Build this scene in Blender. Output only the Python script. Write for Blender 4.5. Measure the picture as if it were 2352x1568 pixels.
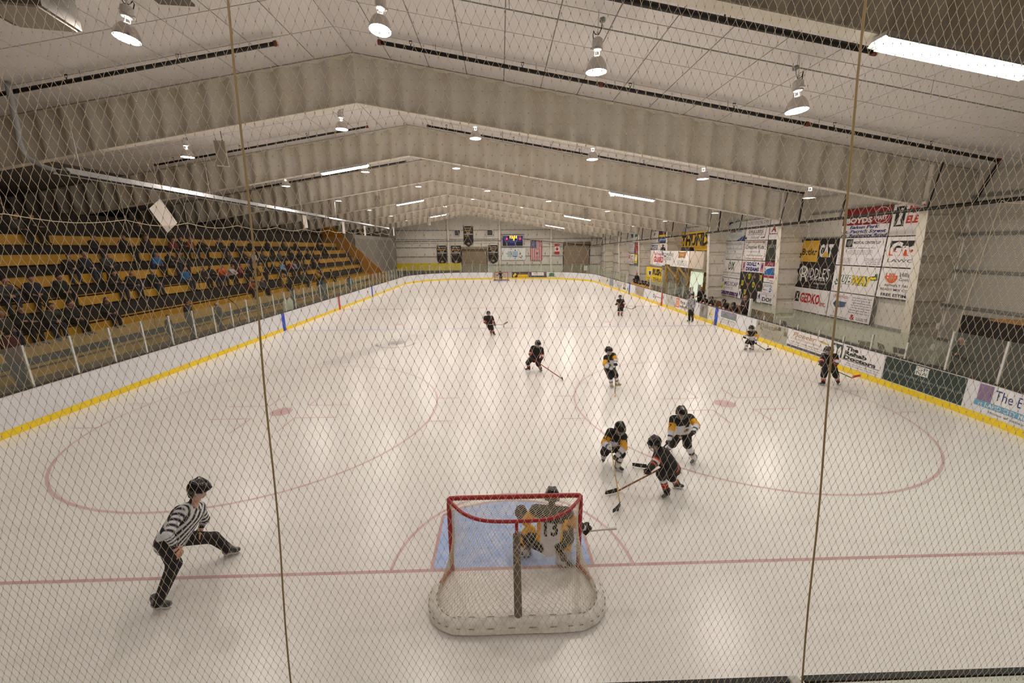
import bpy, math, random
import numpy as np
from mathutils import Vector, Matrix
from mathutils.bvhtree import BVHTree

for o in list(bpy.data.objects):
    bpy.data.objects.remove(o)
SC = bpy.context.scene
COL = SC.collection
random.seed(4)
PI = math.pi

# ------------------------------------------------------------------ camera
CAM_POS = Vector((-0.1243, -4.9416, 4.6964))
cd = bpy.data.cameras.new('camera')
cd.sensor_width = 36.0
cd.lens = 898.3 * 36.0 / 2352.0
cd.clip_start = 0.05
cd.clip_end = 300
cam = bpy.data.objects.new('camera', cd)
COL.objects.link(cam)
cam.matrix_world = (Matrix.Translation(CAM_POS) @ Matrix.Rotation(-0.0278, 4, 'Z')
                    @ Matrix.Rotation(PI / 2 - 0.235, 4, 'X') @ Matrix.Rotation(-0.0075, 4, 'Z'))
SC.camera = cam

# ------------------------------------------------------------------ world and exposure
W = bpy.data.worlds.new('world')
SC.world = W
W.use_nodes = True
W.node_tree.nodes['Background'].inputs[0].default_value = (0.9, 0.85, 0.78, 1)
W.node_tree.nodes['Background'].inputs[1].default_value = 0.02
SC.view_settings.view_transform = 'Standard'
SC.view_settings.look = 'None'
SC.view_settings.gamma = 1
SC.view_settings.use_curve_mapping = False
SC.view_settings.exposure = 0.15
SC.cycles.max_bounces = 5
SC.cycles.use_adaptive_sampling = True
SC.cycles.adaptive_threshold = 0.05
SC.cycles.diffuse_bounces = 3
SC.cycles.glossy_bounces = 3
SC.cycles.transmission_bounces = 6
SC.cycles.transparent_max_bounces = 24
SC.cycles.caustics_reflective = False
SC.cycles.caustics_refractive = False
SC.cycles.sample_clamp_indirect = 8.0

LAMP_POWER = 88.0      # watts of each hanging high-bay lamp
TUBE_POWER = 34.0       # watts of each fluorescent strip
LAMP_COLOR = (1.0, 0.888, 0.82)
UPLIGHT = 0.17         # share of the lamp power that leaks upwards
TUBE_COLOR = (0.92, 1.0, 0.88)

# ------------------------------------------------------------------ helpers
def lin(c):
    return tuple(((v / 255.0) / 12.92 if v <= 10 else (((v / 255.0) + 0.055) / 1.055) ** 2.4) for v in c)

MATS = {}
def mat(name, rgb, rough=0.6, metal=0.0, noise=0.0, scale=4.0, bump=0.0, bscale=40.0, emit=0.0, spec=0.5, rgb2=None, coat=0.0):
    if name in MATS:
        return MATS[name]
    m = bpy.data.materials.new(name)
    m.use_nodes = True
    nt = m.node_tree
    b = nt.nodes['Principled BSDF']
    c = lin(rgb) + (1,)
    b.inputs['Base Color'].default_value = c
    b.inputs['Roughness'].default_value = rough
    b.inputs['Metallic'].default_value = metal
    b.inputs['Specular IOR Level'].default_value = spec
    if coat:
        b.inputs['Coat Weight'].default_value = coat
    if noise > 0:
        tc = nt.nodes.new('ShaderNodeTexCoord')
        n = nt.nodes.new('ShaderNodeTexNoise')
        n.inputs['Scale'].default_value = scale
        n.inputs['Detail'].default_value = 5
        n.inputs['Roughness'].default_value = 0.6
        nt.links.new(tc.outputs['Object'], n.inputs['Vector'])
        r = nt.nodes.new('ShaderNodeMapRange')
        r.inputs['From Min'].default_value = 0.35
        r.inputs['From Max'].default_value = 0.7
        nt.links.new(n.outputs['Fac'], r.inputs['Value'])
        x = nt.nodes.new('ShaderNodeMix')
        x.data_type = 'RGBA'
        x.inputs['A'].default_value = c
        c2 = lin(rgb2) if rgb2 else tuple(v * (1 - noise) for v in c[:3])
        x.inputs['B'].default_value = tuple(c2) + (1,)
        nt.links.new(r.outputs['Result'], x.inputs['Factor'])
        nt.links.new(x.outputs['Result'], b.inputs['Base Color'])
    if bump > 0:
        tc = nt.nodes.new('ShaderNodeTexCoord')
        n = nt.nodes.new('ShaderNodeTexNoise')
        n.inputs['Scale'].default_value = bscale
        n.inputs['Detail'].default_value = 3
        nt.links.new(tc.outputs['Object'], n.inputs['Vector'])
        bp = nt.nodes.new('ShaderNodeBump')
        bp.inputs['Strength'].default_value = bump
        bp.inputs['Distance'].default_value = 0.02
        nt.links.new(n.outputs['Fac'], bp.inputs['Height'])
        nt.links.new(bp.outputs['Normal'], b.inputs['Normal'])
    if emit > 0:
        b.inputs['Emission Color'].default_value = c
        b.inputs['Emission Strength'].default_value = emit
    MATS[name] = m
    return m

def flat(rgb, rough=0.55):
    return mat('paint_%02x%02x%02x' % tuple(rgb), rgb, rough)

class MB:
    """collects simple shapes and links them as one mesh object"""
    def __init__(s):
        s.v = []; s.f = []; s.mi = []; s.sm = []; s.m = 0; s.smooth = False
    def add(s, vs, fs):
        k = len(s.v)
        s.v += [tuple(p) for p in vs]
        for f in fs:
            s.f.append(tuple(i + k for i in f)); s.mi.append(s.m); s.sm.append(s.smooth)
        return s
    def box(s, c, d, R=None):
        x, y, z = d[0] / 2, d[1] / 2, d[2] / 2
        vs = [Vector(p) for p in ((-x,-y,-z),(x,-y,-z),(x,y,-z),(-x,y,-z),(-x,-y,z),(x,-y,z),(x,y,z),(-x,y,z))]
        if R is not None:
            vs = [R @ p for p in vs]
        c = Vector(c)
        return s.add([p + c for p in vs], [(0,3,2,1),(4,5,6,7),(0,1,5,4),(1,2,6,5),(2,3,7,6),(3,0,4,7)])
    def bb(s, a, b):
        return s.box([(p + q) / 2 for p, q in zip(a, b)], [abs(q - p) for p, q in zip(a, b)])
    def quad(s, *p):
        return s.add(p, [tuple(range(len(p)))])
    def bar(s, a, b, w, h=None):
        """box of section w x h between two points (h is the more vertical one)"""
        a = Vector(a); b = Vector(b); d = b - a; L = d.length
        if L < 1e-6: return s
        z = d / L
        up = Vector((0, 0, 1)) if abs(z.z) < 0.95 else Vector((0, 1, 0))
        x = z.cross(up).normalized(); y = x.cross(z)
        R = Matrix((x, y, z)).transposed()
        return s.box((a + b) / 2, (w, h or w, L), R)
    def tube(s, pts, r, n=6, cap=True, closed=False):
        pts = [Vector(p) for p in pts]; N = len(pts)
        rs = r if isinstance(r, (list, tuple)) else [r] * N
        vs = []; fs = []
        for i, p in enumerate(pts):
            a = pts[(i - 1) % N] if (i > 0 or closed) else p
            b = pts[(i + 1) % N] if (i < N - 1 or closed) else p
            t = (b - a).normalized() if (b - a).length > 1e-9 else Vector((0, 0, 1))
            if i == 0:
                up = Vector((0, 0, 1)) if abs(t.z) < 0.9 else Vector((0, 1, 0))
                x = t.cross(up).normalized()
            else:
                x = x - t * x.dot(t)
                x = x.normalized() if x.length > 1e-6 else t.orthogonal().normalized()
            y = t.cross(x)
            for k in range(n):
                an = 2 * PI * k / n
                vs.append(p + (x * math.cos(an) + y * math.sin(an)) * rs[i])
        for i in range(N - 1 if not closed else N):
            j = (i + 1) % N
            for k in range(n):
                k2 = (k + 1) % n
                fs.append((i * n + k, i * n + k2, j * n + k2, j * n + k))
        if cap and not closed:
            fs.append(tuple(range(n - 1, -1, -1))); fs.append(tuple((N - 1) * n + k for k in range(n)))
        return s.add(vs, fs)
    def lathe(s, prof, n=16, c=(0, 0, 0), R=None, cap=True):
        """prof: list of (radius, height) around local z"""
        c = Vector(c); vs = []; fs = []
        for r, z in prof:
            for k in range(n):
                an = 2 * PI * k / n
                p = Vector((r * math.cos(an), r * math.sin(an), z))
                vs.append((R @ p if R is not None else p) + c)
        for i in range(len(prof) - 1):
            for k in range(n):
                k2 = (k + 1) % n
                fs.append((i * n + k, i * n + k2, (i + 1) * n + k2, (i + 1) * n + k))
        if cap:
            fs.append(tuple(range(n - 1, -1, -1))); fs.append(tuple((len(prof) - 1) * n + k for k in range(n)))
        return s.add(vs, fs)
    def ball(s, c, r, n=10, m=6):
        rr = r if isinstance(r, (list, tuple)) else (r, r, r)
        vs = [(c[0], c[1], c[2] - rr[2])]; fs = []
        for i in range(1, m):
            t = PI * i / m - PI / 2
            for k in range(n):
                a = 2 * PI * k / n
                vs.append((c[0] + rr[0] * math.cos(t) * math.cos(a), c[1] + rr[1] * math.cos(t) * math.sin(a), c[2] + rr[2] * math.sin(t)))
        vs.append((c[0], c[1], c[2] + rr[2]))
        for k in range(n):
            fs.append((0, 1 + (k + 1) % n, 1 + k))
            fs.append((len(vs) - 1, 1 + (m - 2) * n + k, 1 + (m - 2) * n + (k + 1) % n))
        for i in range(m - 2):
            for k in range(n):
                k2 = (k + 1) % n
                fs.append((1 + i * n + k, 1 + i * n + k2, 1 + (i + 1) * n + k2, 1 + (i + 1) * n + k))
        return s.add(vs, fs)
    def prism(s, poly, d):
        """closed planar polygon (3-D points) pushed along d"""
        d = Vector(d); n = len(poly); a = [Vector(p) for p in poly]
        return s.add(a + [p + d for p in a], [tuple(range(n)), tuple(range(2 * n - 1, n - 1, -1))] +
                     [(i, i + n, (i + 1) % n + n, (i + 1) % n) for i in range(n)])
    def mesh(s, name, *mats):
        me = bpy.data.meshes.new(name)
        me.from_pydata(s.v, [], s.f)
        for m in mats:
            me.materials.append(m)
        me.polygons.foreach_set('material_index', [min(i, max(len(mats) - 1, 0)) for i in s.mi])
        me.polygons.foreach_set('use_smooth', s.sm)
        me.update()
        return me
    def build(s, name, mats, parent=None, loc=None, rz=None):
        if not isinstance(mats, (list, tuple)): mats = [mats]
        return put(name, s.mesh(name, *mats), parent, loc, rz)

def put(name, me, parent=None, loc=None, rz=None):
    o = bpy.data.objects.new(name, me)
    COL.objects.link(o)
    if parent is not None:
        o.parent = parent
    if loc is not None: o.location = loc
    if rz is not None: o.rotation_euler = (0, 0, rz)
    return o

def tag(o, label=None, cat=None, group=None, kind=None):
    if label: o['label'] = label
    if cat: o['category'] = cat
    if group: o['group'] = group
    if kind: o['kind'] = kind
    return o

def thing(name, label, cat, loc=(0, 0, 0), rz=0.0, group=None, kind=None):
    o = bpy.data.objects.new(name, None)
    o.empty_display_size = 0.2
    COL.objects.link(o)
    o.location = loc
    o.rotation_euler = (0, 0, rz)
    return tag(o, label, cat, group, kind)

def struct(name, label=None, loc=(0, 0, 0)):
    o = thing(name, label, None, loc)
    o['kind'] = 'structure'
    return o

def dup(root, parent=None):
    c = root.copy(); COL.objects.link(c); c.parent = parent
    for ch in root.children:
        dup(ch, c)
    return c

# lettering: text turned into a flat mesh, mapped on to a frame (origin, right, up)
_fc = {}
def text_geo(body, bold=0.0, shear=0.0, space=1.0):
    key = (body, bold, shear, space)
    if key not in _fc:
        cu = bpy.data.curves.new('t', 'FONT')
        cu.body = body; cu.offset = bold; cu.shear = shear; cu.space_character = space
        cu.resolution_u = 2
        cu.align_x = 'CENTER'; cu.align_y = 'CENTER'
        ob = bpy.data.objects.new('t', cu); COL.objects.link(ob)
        me = bpy.data.meshes.new_from_object(ob)
        v = np.zeros(len(me.vertices) * 3); me.vertices.foreach_get('co', v)
        v = v.reshape(-1, 3)
        f = [tuple(p.vertices) for p in me.polygons]
        bpy.data.objects.remove(ob); bpy.data.curves.remove(cu); bpy.data.meshes.remove(me)
        if len(v):
            lo = v.min(0); hi = v.max(0)
            v = (v - (lo + hi) / 2); size = hi - lo
        else:
            size = np.array((1, 1, 0))
        _fc[key] = (v, f, size)
    return _fc[key]

def write(mb, body, org, right, up, cx, cy, w, h, bold=0.0, shear=0.0, space=1.0, off=0.004, maxw=True):
    """write body centred at (cx, cy) of the frame inside a box w x h metres"""
    v, f, size = text_geo(body, bold, shear, space)
    if not len(v): return
    sx = w / max(size[0], 1e-3); sy = h / max(size[1], 1e-3)
    org = Vector(org); right = Vector(right); up = Vector(up); n = right.cross(up) * off
    mb.add([org + right * (cx + p[0] * sx) + up * (cy + p[1] * sy) + n for p in v], f)

def P2(mb, pts, org, right, up, off=0.003):
    org = Vector(org); right = Vector(right); up = Vector(up); n = right.cross(up) * off
    mb.add([org + right * p[0] + up * p[1] + n for p in pts], [tuple(range(len(pts)))])

def R2(mb, x0, y0, x1, y1, org, right, up, off=0.003):
    P2(mb, [(x0, y0), (x1, y0), (x1, y1), (x0, y1)], org, right, up, off)

def ell(cx, cy, rx, ry, n=20, a0=0, a1=2 * PI):
    return [(cx + rx * math.cos(a0 + (a1 - a0) * k / n), cy + ry * math.sin(a0 + (a1 - a0) * k / n)) for k in range(n + (0 if a1 - a0 > 6.28 else 1))]
# ------------------------------------------------------------------ sizes of the place (metres; y runs up the rink from the near goal line)
RW, EY0, EY1, CR = 12.99, -3.35, 56.3, 8.53
FG, BL, RL, BL2 = 52.95, 18.22, 26.45, 34.68
RIDGE = -4.8
BAY, FY0 = 7.62, 2.04
WR, WL, WB, WF = 17.2, -26.8, 63.0, -9.0
FT = 0.3048
def zroof(x): return 10.87 - 0.164 * abs(x - RIDGE)
def zbot(x): return 9.41 - 0.1645 * abs(x - RIDGE)

m_white = mat('white_board', (230, 231, 236), 0.35, noise=0.08, scale=2.0)
m_yellow = mat('kick_yellow', (255, 220, 14), 0.35, noise=0.12, scale=6)
m_frame = mat('frame_cream', (240, 235, 224), 0.6, noise=0.22, scale=1.3, rgb2=(228, 218, 198))
m_liner = mat('liner_white', (233, 228, 224), 0.42, noise=0.06, scale=0.6)
m_joint = mat('liner_joint', (138, 130, 122), 0.8)
m_wall = mat('wall_metal', (224, 219, 208), 0.55, noise=0.10, scale=0.9)
m_girt = mat('girt_grey', (150, 152, 146), 0.5)
m_conc = mat('concrete', (120, 112, 104), 0.85, noise=0.25, scale=1.5)
m_black = mat('black_steel', (22, 20, 20), 0.5)
m_dark = mat('dark_paint', (26, 23, 20), 0.8)
m_alu = mat('aluminium', (205, 207, 208), 0.35, metal=0.7)
m_red = mat('frame_red', (170, 24, 34), 0.35)

# ice: milky, softly glossy, with long skate scuffs
m_ice = bpy.data.materials.new('ice'); m_ice.use_nodes = True
_n = m_ice.node_tree; _b = _n.nodes['Principled BSDF']
_b.inputs['Roughness'].default_value = 0.24
_b.inputs['Specular IOR Level'].default_value = 0.38
_tc = _n.nodes.new('ShaderNodeTexCoord')
def _noise(scale, vec, detail=4):
    q = _n.nodes.new('ShaderNodeTexNoise'); q.inputs['Scale'].default_value = scale; q.inputs['Detail'].default_value = detail
    _n.links.new(vec, q.inputs['Vector']); return q
_mp = _n.nodes.new('ShaderNodeMapping'); _mp.inputs['Scale'].default_value = (0.25, 2.2, 1)
_mp.inputs['Rotation'].default_value = (0, 0, 0.2)
_n.links.new(_tc.outputs['Object'], _mp.inputs['Vector'])
_a = _noise(1.6, _mp.outputs['Vector'], 8)
_c = _noise(0.35, _tc.outputs['Object'], 3)
_r1 = _n.nodes.new('ShaderNodeMapRange'); _r1.inputs['From Min'].default_value = 0.56; _r1.inputs['From Max'].default_value = 0.72
_n.links.new(_a.outputs['Fac'], _r1.inputs['Value'])
_mx = _n.nodes.new('ShaderNodeMix'); _mx.data_type = 'RGBA'
_mx.inputs['A'].default_value = lin((240, 236, 231)) + (1,); _mx.inputs['B'].default_value = lin((233, 229, 224)) + (1,)
_n.links.new(_r1.outputs['Result'], _mx.inputs['Factor'])
_n.links.new(_mx.outputs['Result'], _b.inputs['Base Color'])
_r2 = _n.nodes.new('ShaderNodeMapRange'); _r2.inputs['To Min'].default_value = 0.22; _r2.inputs['To Max'].default_value = 0.28
_n.links.new(_c.outputs['Fac'], _r2.inputs['Value']); _n.links.new(_r2.outputs['Result'], _b.inputs['Roughness'])
_bp = _n.nodes.new('ShaderNodeBump'); _bp.inputs['Strength'].default_value = 0.12; _bp.inputs['Distance'].default_value = 0.02
_f = _noise(9, _mp.outputs['Vector'], 6); _n.links.new(_f.outputs['Fac'], _bp.inputs['Height']); _n.links.new(_bp.outputs['Normal'], _b.inputs['Normal'])

def paint_in_ice(name, rgb, a=0.45):
    """paint seen through milky ice, breaking up a little"""
    base = (236, 230, 224)
    c = tuple(int(base[i] * (1 - a) + rgb[i] * a) for i in range(3))
    return mat(name, c, 0.3, noise=0.5, scale=3.0, rgb2=tuple(int(base[i] * 0.35 + c[i] * 0.65) for i in range(3)), spec=0.35)

def rink_path(inset=0.0, step=8):
    """closed outline of the rink, counter-clockwise from the near right corner"""
    pts = []
    for cx, cy, a0 in ((RW - CR, EY0 + CR, -PI / 2), (RW - CR, EY1 - CR, 0), (-RW + CR, EY1 - CR, PI / 2), (-RW + CR, EY0 + CR, PI)):
        for k in range(step + 1):
            a = a0 + PI / 2 * k / step
            pts.append((cx + (CR - inset) * math.cos(a), cy + (CR - inset) * math.sin(a)))
    return pts

# ---- floor slab and ice
fl = MB(); fl.bb((WL, WF, -0.25), (WR, WB, -0.06)); fl = fl.build('floor', m_conc); tag(fl, 'grey concrete floor slab around the rink', kind='structure')
ice = MB(); pp = rink_path(0, 12); ice.prism([(x, y, -0.05) for x, y in pp], (0, 0, 0.05))
ice = ice.build('floor_ice', m_ice); tag(ice, 'milky white ice sheet of the hockey rink', kind='structure')

m_lred = paint_in_ice('ice_red', (150, 60, 76), 0.33)
m_lred2 = paint_in_ice('ice_goal_red', (150, 50, 66), 0.42)
m_lblue = paint_in_ice('ice_blue', (90, 104, 170), 0.30)
m_crease = mat('crease_blue', (150, 182, 238), 0.4, noise=0.5, scale=5, rgb2=(202, 214, 242))
m_grey = paint_in_ice('ice_grey_print', (80, 80, 86), 0.5)
ZL = 0.002
def ice_part(name, build, m, label=None, z=ZL):
    b = MB(); build(b); o = b.build(name, m, ice)
    if label: o['label'] = label
    return o
_zc = [0]
def strip(b, x0, y0, x1, y1, w, z=None):
    if z is None: _zc[0] = (_zc[0] + 1) % 7; z = ZL + _zc[0] * 0.0001
    d = Vector((x1 - x0, y1 - y0, 0)); n = Vector((-d.y, d.x, 0)).normalized() * w / 2
    a = Vector((x0, y0, z)); c = Vector((x1, y1, z))
    b.quad(a - n, c - n, c + n, a + n)
def ring(b, cx, cy, r, w, a0=0, a1=2 * PI, n=64, z=ZL):
    for k in range(n):
        t0 = a0 + (a1 - a0) * k / n; t1 = a0 + (a1 - a0) * (k + 1) / n
        b.quad(*[(cx + q * math.cos(t), cy + q * math.sin(t), z) for q, t in ((r - w / 2, t0), (r + w / 2, t0), (r + w / 2, t1), (r - w / 2, t1))])
def disc(b, cx, cy, r, n=24, z=ZL):
    b.add([(cx + r * math.cos(2 * PI * k / n), cy + r * math.sin(2 * PI * k / n), z) for k in range(n)], [tuple(range(n))])
gx = RW - CR + math.sqrt(CR ** 2 - (CR - 3.35) ** 2)
for gy in (0, FG):
    ice_part('goal_line', lambda b: strip(b, -gx, gy, gx, gy, 0.055), m_lred2, 'thin red goal line')
for gy in (BL, BL2):
    ice_part('blue_line', lambda b: strip(b, -RW, gy, RW, gy, 0.30), m_lblue, 'pale blue line across the ice')
ice_part('centre_line', lambda b: strip(b, -RW, RL, RW, RL, 0.30), m_lred, 'pale red centre line')
ice_part('centre_circle', lambda b: ring(b, 0, RL, 15 * FT, 0.05), m_lblue)
def faceoff(b, cx, cy):
    ring(b, cx, cy, 15 * FT, 0.055, z=ZL + 0.0006)
    disc(b, cx, cy, 0.305)
    for sx in (-1, 1):
        for sy in (-1, 1):
            strip(b, cx + sx * 4.50, cy + sy * 0.86, cx + sx * 5.18, cy + sy * 0.86, 0.05)   # outer hash marks
            strip(b, cx + sx * 0.61, cy + sy * 0.46, cx + sx * 1.83, cy + sy * 0.46, 0.05)   # inner L marks
            strip(b, cx + sx * 0.61, cy + sy * 0.46, cx + sx * 0.61, cy + sy * 1.37, 0.05)
for cx in (-22 * FT, 22 * FT):
    for cy in (20 * FT, FG - 20 * FT):
        ice_part('faceoff_circle', lambda b: faceoff(b, cx, cy), m_lred, 'faded red face-off circle with dot and hash marks')
    for cy in (BL + 1.52, BL2 - 1.52):
        ice_part('faceoff_dot', lambda b: disc(b, cx, cy, 0.305), m_lred)
def crease(b, gy, s):
    b.add([(x, gy + s * y, ZL - 0.0008) for x, y in ((-1.22, 0.03), (1.22, 0.03), (1.22, 1.25), (0.9, 1.45), (0.45, 1.58), (0, 1.63), (-0.45, 1.58), (-0.9, 1.45), (-1.22, 1.25))], [tuple(range(9))])
def crease_line(b, gy, s):
    for sx in (-1, 1): strip(b, sx * 1.22, gy, sx * 1.22, gy + s * 1.25, 0.05)
    pts = [(1.22, 1.25), (0.9, 1.45), (0.45, 1.58), (0, 1.63), (-0.45, 1.58), (-0.9, 1.45), (-1.22, 1.25)]
    for a, c in zip(pts, pts[1:]): strip(b, a[0], gy + s * a[1], c[0], gy + s * c[1], 0.05)
for gy, s in ((0, 1), (FG, -1)):
    ice_part('goal_crease', lambda b: crease(b, gy, s), m_crease, 'pale blue goal crease')
    ice_part('crease_outline', lambda b: crease_line(b, gy, s), m_lred2)
    ice_part('crease_arc', lambda b: ring(b, 0, gy, 6 * FT, 0.05, 0 if s > 0 else PI, PI if s > 0 else 2 * PI, z=ZL + 0.0004), m_lred, 'faint red half circle before the goal')
# worn grey logo print and striped lettering left of centre, between circles and blue line
def print_bars(b):
    rnd = random.Random(3)
    for k in range(26):
        t = k / 25.0
        x = -7.4 + 2.6 * t + rnd.uniform(-0.1, 0.1); y = 11.0 + 5.6 * t
        strip(b, x - 0.75 + 0.3 * rnd.random(), y, x + 0.75 - 0.3 * rnd.random(), y + 0.02, 0.05)
ice_part('ice_print', print_bars, m_grey, 'faded grey striped print under the ice')
def print_logo(b):
    for k in range(14):
        a = PI * (0.95 + 1.1 * k / 14)
        strip(b, -5.5 + 0.95 * math.cos(a), 14.6 + 0.9 * math.sin(a), -5.5 + 0.95 * math.cos(a + 0.25), 14.6 + 0.9 * math.sin(a + 0.25), 0.12)
    disc(b, -5.45, 14.75, 0.42)
ice_part('ice_logo', print_logo, m_grey, 'faded grey round emblem under the ice')

# ---- dasher boards (outline swept with the section of the boards)
boards = struct('wall_dasher_boards', 'white dasher boards with yellow kick plate')
boards['label'] = 'white dasher boards with a yellow kick plate round the ice'
def sweep(path, x0, x1, z0, z1, closed=True):
    b = MB(); N = len(path); ring_ = []
    for i, (x, y) in enumerate(path):
        p, q = path[(i - 1) % N], path[(i + 1) % N]
        if not closed:
            p = path[max(i - 1, 0)]; q = path[min(i + 1, N - 1)]
        t = Vector((q[0] - p[0], q[1] - p[1])).normalized(); n = Vector((t.y, -t.x))     # outward
        ring_.append([(x + n.x * d, y + n.y * d, z) for d, z in ((x0, z0), (x1, z0), (x1, z1), (x0, z1))])
    for i in range(N if closed else N - 1):
        a, c = ring_[i], ring_[(i + 1) % N]
        for k in range(4):
            k2 = (k + 1) % 4
            b.quad(a[k], a[k2], c[k2], c[k])
    return b
path = rink_path(0, 14)
sweep(path, 0.0, 0.10, 0.19, 1.05).build('board_facing', m_white, boards)
sweep(path, -0.012, 0.10, -0.05, 0.19).build('kick_plate', m_yellow, boards)['label'] = 'yellow kick plate'
sweep(path, -0.015, 0.14, 1.05, 1.075).build('cap_rail', mat('rail_dark', (58, 52, 46), 0.5), boards)['label'] = 'dark cap rail'
def side_x(y):      # distance of the board face from the rink axis at y
    if y > EY1 - CR: return RW - CR + math.sqrt(max(CR ** 2 - (y - EY1 + CR) ** 2, 0))
    if y < EY0 + CR: return RW - CR + math.sqrt(max(CR ** 2 - (EY0 + CR - y) ** 2, 0))
    return RW
for gy, m, w in ((BL, flat((38, 72, 190)), 0.3), (BL2, flat((38, 72, 190)), 0.3), (RL, flat((196, 52, 52)), 0.3), (FG, flat((176, 50, 50)), 0.06)):
    for s in (-1, 1):
        x = side_x(gy) * s
        b = MB(); b.box((x - s * 0.008, gy, 0.5), (0.02, w, 1.08))
        b.build('line_stripe', m, boards)['label'] = ('blue' if m.name.endswith('be') else 'red') + ' stripe up the boards'

# ---- ceiling: white liner panels in the first bays, one plain sheet beyond
ceil_ = struct('ceiling', 'white insulated liner panels of the pitched roof')
def slope_pt(x, y, dz=0.0): return (x, y, zroof(x) + dz)
for s, x1, nm in ((1, WR, 'right'), (-1, WL, 'left')):
    b = MB(); b.quad(slope_pt(RIDGE, WF, .03), slope_pt(x1, WF, .03), slope_pt(x1, WB, .03), slope_pt(RIDGE, WB, .03))
    b.build('roof_sheet', m_liner, ceil_)
    b = MB(); b.quad(slope_pt(RIDGE, FY0 - BAY, .02), slope_pt(x1, FY0 - BAY, .02), slope_pt(x1, FY0 + 2 * BAY, .02), slope_pt(RIDGE, FY0 + 2 * BAY, .02))
    b.build('joint_backing', m_joint, ceil_)
PWX, PWY = 1.22, BAY / 5
pm = {}
for s in (1, -1):
    b = MB(); L = PWX - 0.026; Wd = PWY - 0.026; dz = -0.164 * L
    b.add([(0, 0, 0.018), (s * L, 0, 0.018 + dz), (s * L, Wd, 0.018 + dz), (0, Wd, 0.018), (0, 0, 0), (s * L, 0, dz), (s * L, Wd, dz), (0, Wd, 0)],
          [(0,1,2,3),(7,6,5,4),(0,4,5,1),(1,5,6,2),(2,6,7,3),(3,7,4,0)])
    pm[s] = b.mesh('liner_panel', m_liner)
for s, n in ((1, 18), (-1, 12)):
    for k in range(n):
        for r in range(10):
            put('liner_panel', pm[s], ceil_, (RIDGE + s * (0.01 + k * PWX), FY0 + 0.01 + r * PWY, zroof(RIDGE + s * (0.01 + k * PWX))))

# ---- portal frames with corrugated webs
def web(b, P, lo, hi, per, wid, amp):
    """corrugated plate along parameter P between the curves lo(t), hi(t) -> points; amp along +y"""
    t0, t1 = P; ts = []; k = 0
    while t0 + k * per < t1:
        for d, o in ((0, 0), (per - wid - 0.12, 0), (per - wid - 0.06, 1), (per - 0.06, 1)):
            t = t0 + k * per + d
            if t < t1: ts.append((t, o))
        k += 1
    ts.append((t1, 0))
    vs = []; fs = []
    for t, o in ts:
        for p in (lo(t), hi(t)):
            vs.append((p[0], o * amp, p[1]))
    for i in range(len(ts) - 1):
        fs.append((2 * i, 2 * i + 2, 2 * i + 3, 2 * i + 1))
    b.add(vs, fs)
XC_T, XC_B, XO = 15.45, 15.92, 17.12     # inner flange of the right column at the haunch / at the floor, outer face
frame_parts = []
def wavy(b, P, lo, hi, per, amp):
    t0, t1 = P; n = int((t1 - t0) / per * 8); vs = []
    for i in range(n + 1):
        t = t0 + (t1 - t0) * i / n; o = amp * (.5 - .5 * math.cos(2 * PI * (t - t0) / per))
        vs += [(lo(t)[0], o, lo(t)[1]), (hi(t)[0], o, hi(t)[1])]
    b.smooth = True; b.add(vs, [(2 * i, 2 * i + 2, 2 * i + 3, 2 * i + 1) for i in range(n)])
b = MB(); wavy(b, (0, XC_T - RIDGE), lambda t: (RIDGE + t, zbot(RIDGE + t)), lambda t: (RIDGE + t, zroof(RIDGE + t)), 0.80, 0.24)
frame_parts.append(('rafter_web', b.mesh('rafter_web', m_frame)))
b = MB(); wavy(b, (0, RIDGE - WL), lambda t: (RIDGE - t, zbot(RIDGE - t)), lambda t: (RIDGE - t, zroof(RIDGE - t)), 0.80, 0.24)
frame_parts.append(('rafter_web', b.mesh('rafter_web', m_frame)))
zh = zbot(XC_T)
b = MB(); web(b, (0, zh), lambda t: (XC_B + (XC_T - XC_B) * t / zh, t), lambda t: (XO, t), 0.86, 0.17, 0.13)
frame_parts.append(('column_web', b.mesh('column_web', m_frame)))
b = MB(); b.add([(XC_T, 0.0, zh), (XO, 0.0, zh), (XO, 0.0, zroof(XO)), (XC_T, 0.0, zroof(XC_T))], [(0, 1, 2, 3)])
frame_parts.append(('haunch_plate', b.mesh('haunch_plate', m_frame)))
def flange(nm, pts, w=0.25, t=0.025):
    b = MB()
    for p, q in zip(pts, pts[1:]):
        b.bar((p[0], 0.11, p[1]), (q[0], 0.11, q[1]), w, t)
    frame_parts.append((nm, b.mesh(nm, m_frame)))
flange('bottom_flange', [(WL, zbot(WL)), (RIDGE, zbot(RIDGE)), (XC_T, zh)])
flange('top_flange', [(WL, zroof(WL) - .03), (RIDGE, zroof(RIDGE) - .03), (XO, zroof(XO) - .03)], 0.26)
b = MB()
xf = lambda z: XC_B + (XC_T - XC_B) * z / zh
b.add([(xf(z) + d, yy, z) for z in (0, zh) for d, yy in ((0, -0.12), (0.03, -0.12), (0.03, 0.2), (0, 0.2))], [(0,1,5,4),(1,2,6,5),(2,3,7,6),(3,0,4,7),(0,3,2,1),(4,5,6,7)])
frame_parts.append(('column_flange', b.mesh('column_flange', m_frame)))
b = MB(); b.bar((XC_T, -0.01, zh), (XO, -0.01, zroof(XO) - 0.1), 0.03); b.bar((XC_T, -0.01, zh), (XC_T, -0.01, zroof(XC_T)), 0.03)
frame_parts.append(('stiffener', b.mesh('stiffener', m_frame)))
FRY = [FY0 + BAY * k for k in range(-1, 8)]
FRY[1] = 1.55
for k, y in enumerate(FRY):
    f = struct('beam_portal_frame', 'cream steel portal frame with ribbed web, spanning the hall', (0, y, 0))
    for nm, me in frame_parts:
        put(nm, me, f)

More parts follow.
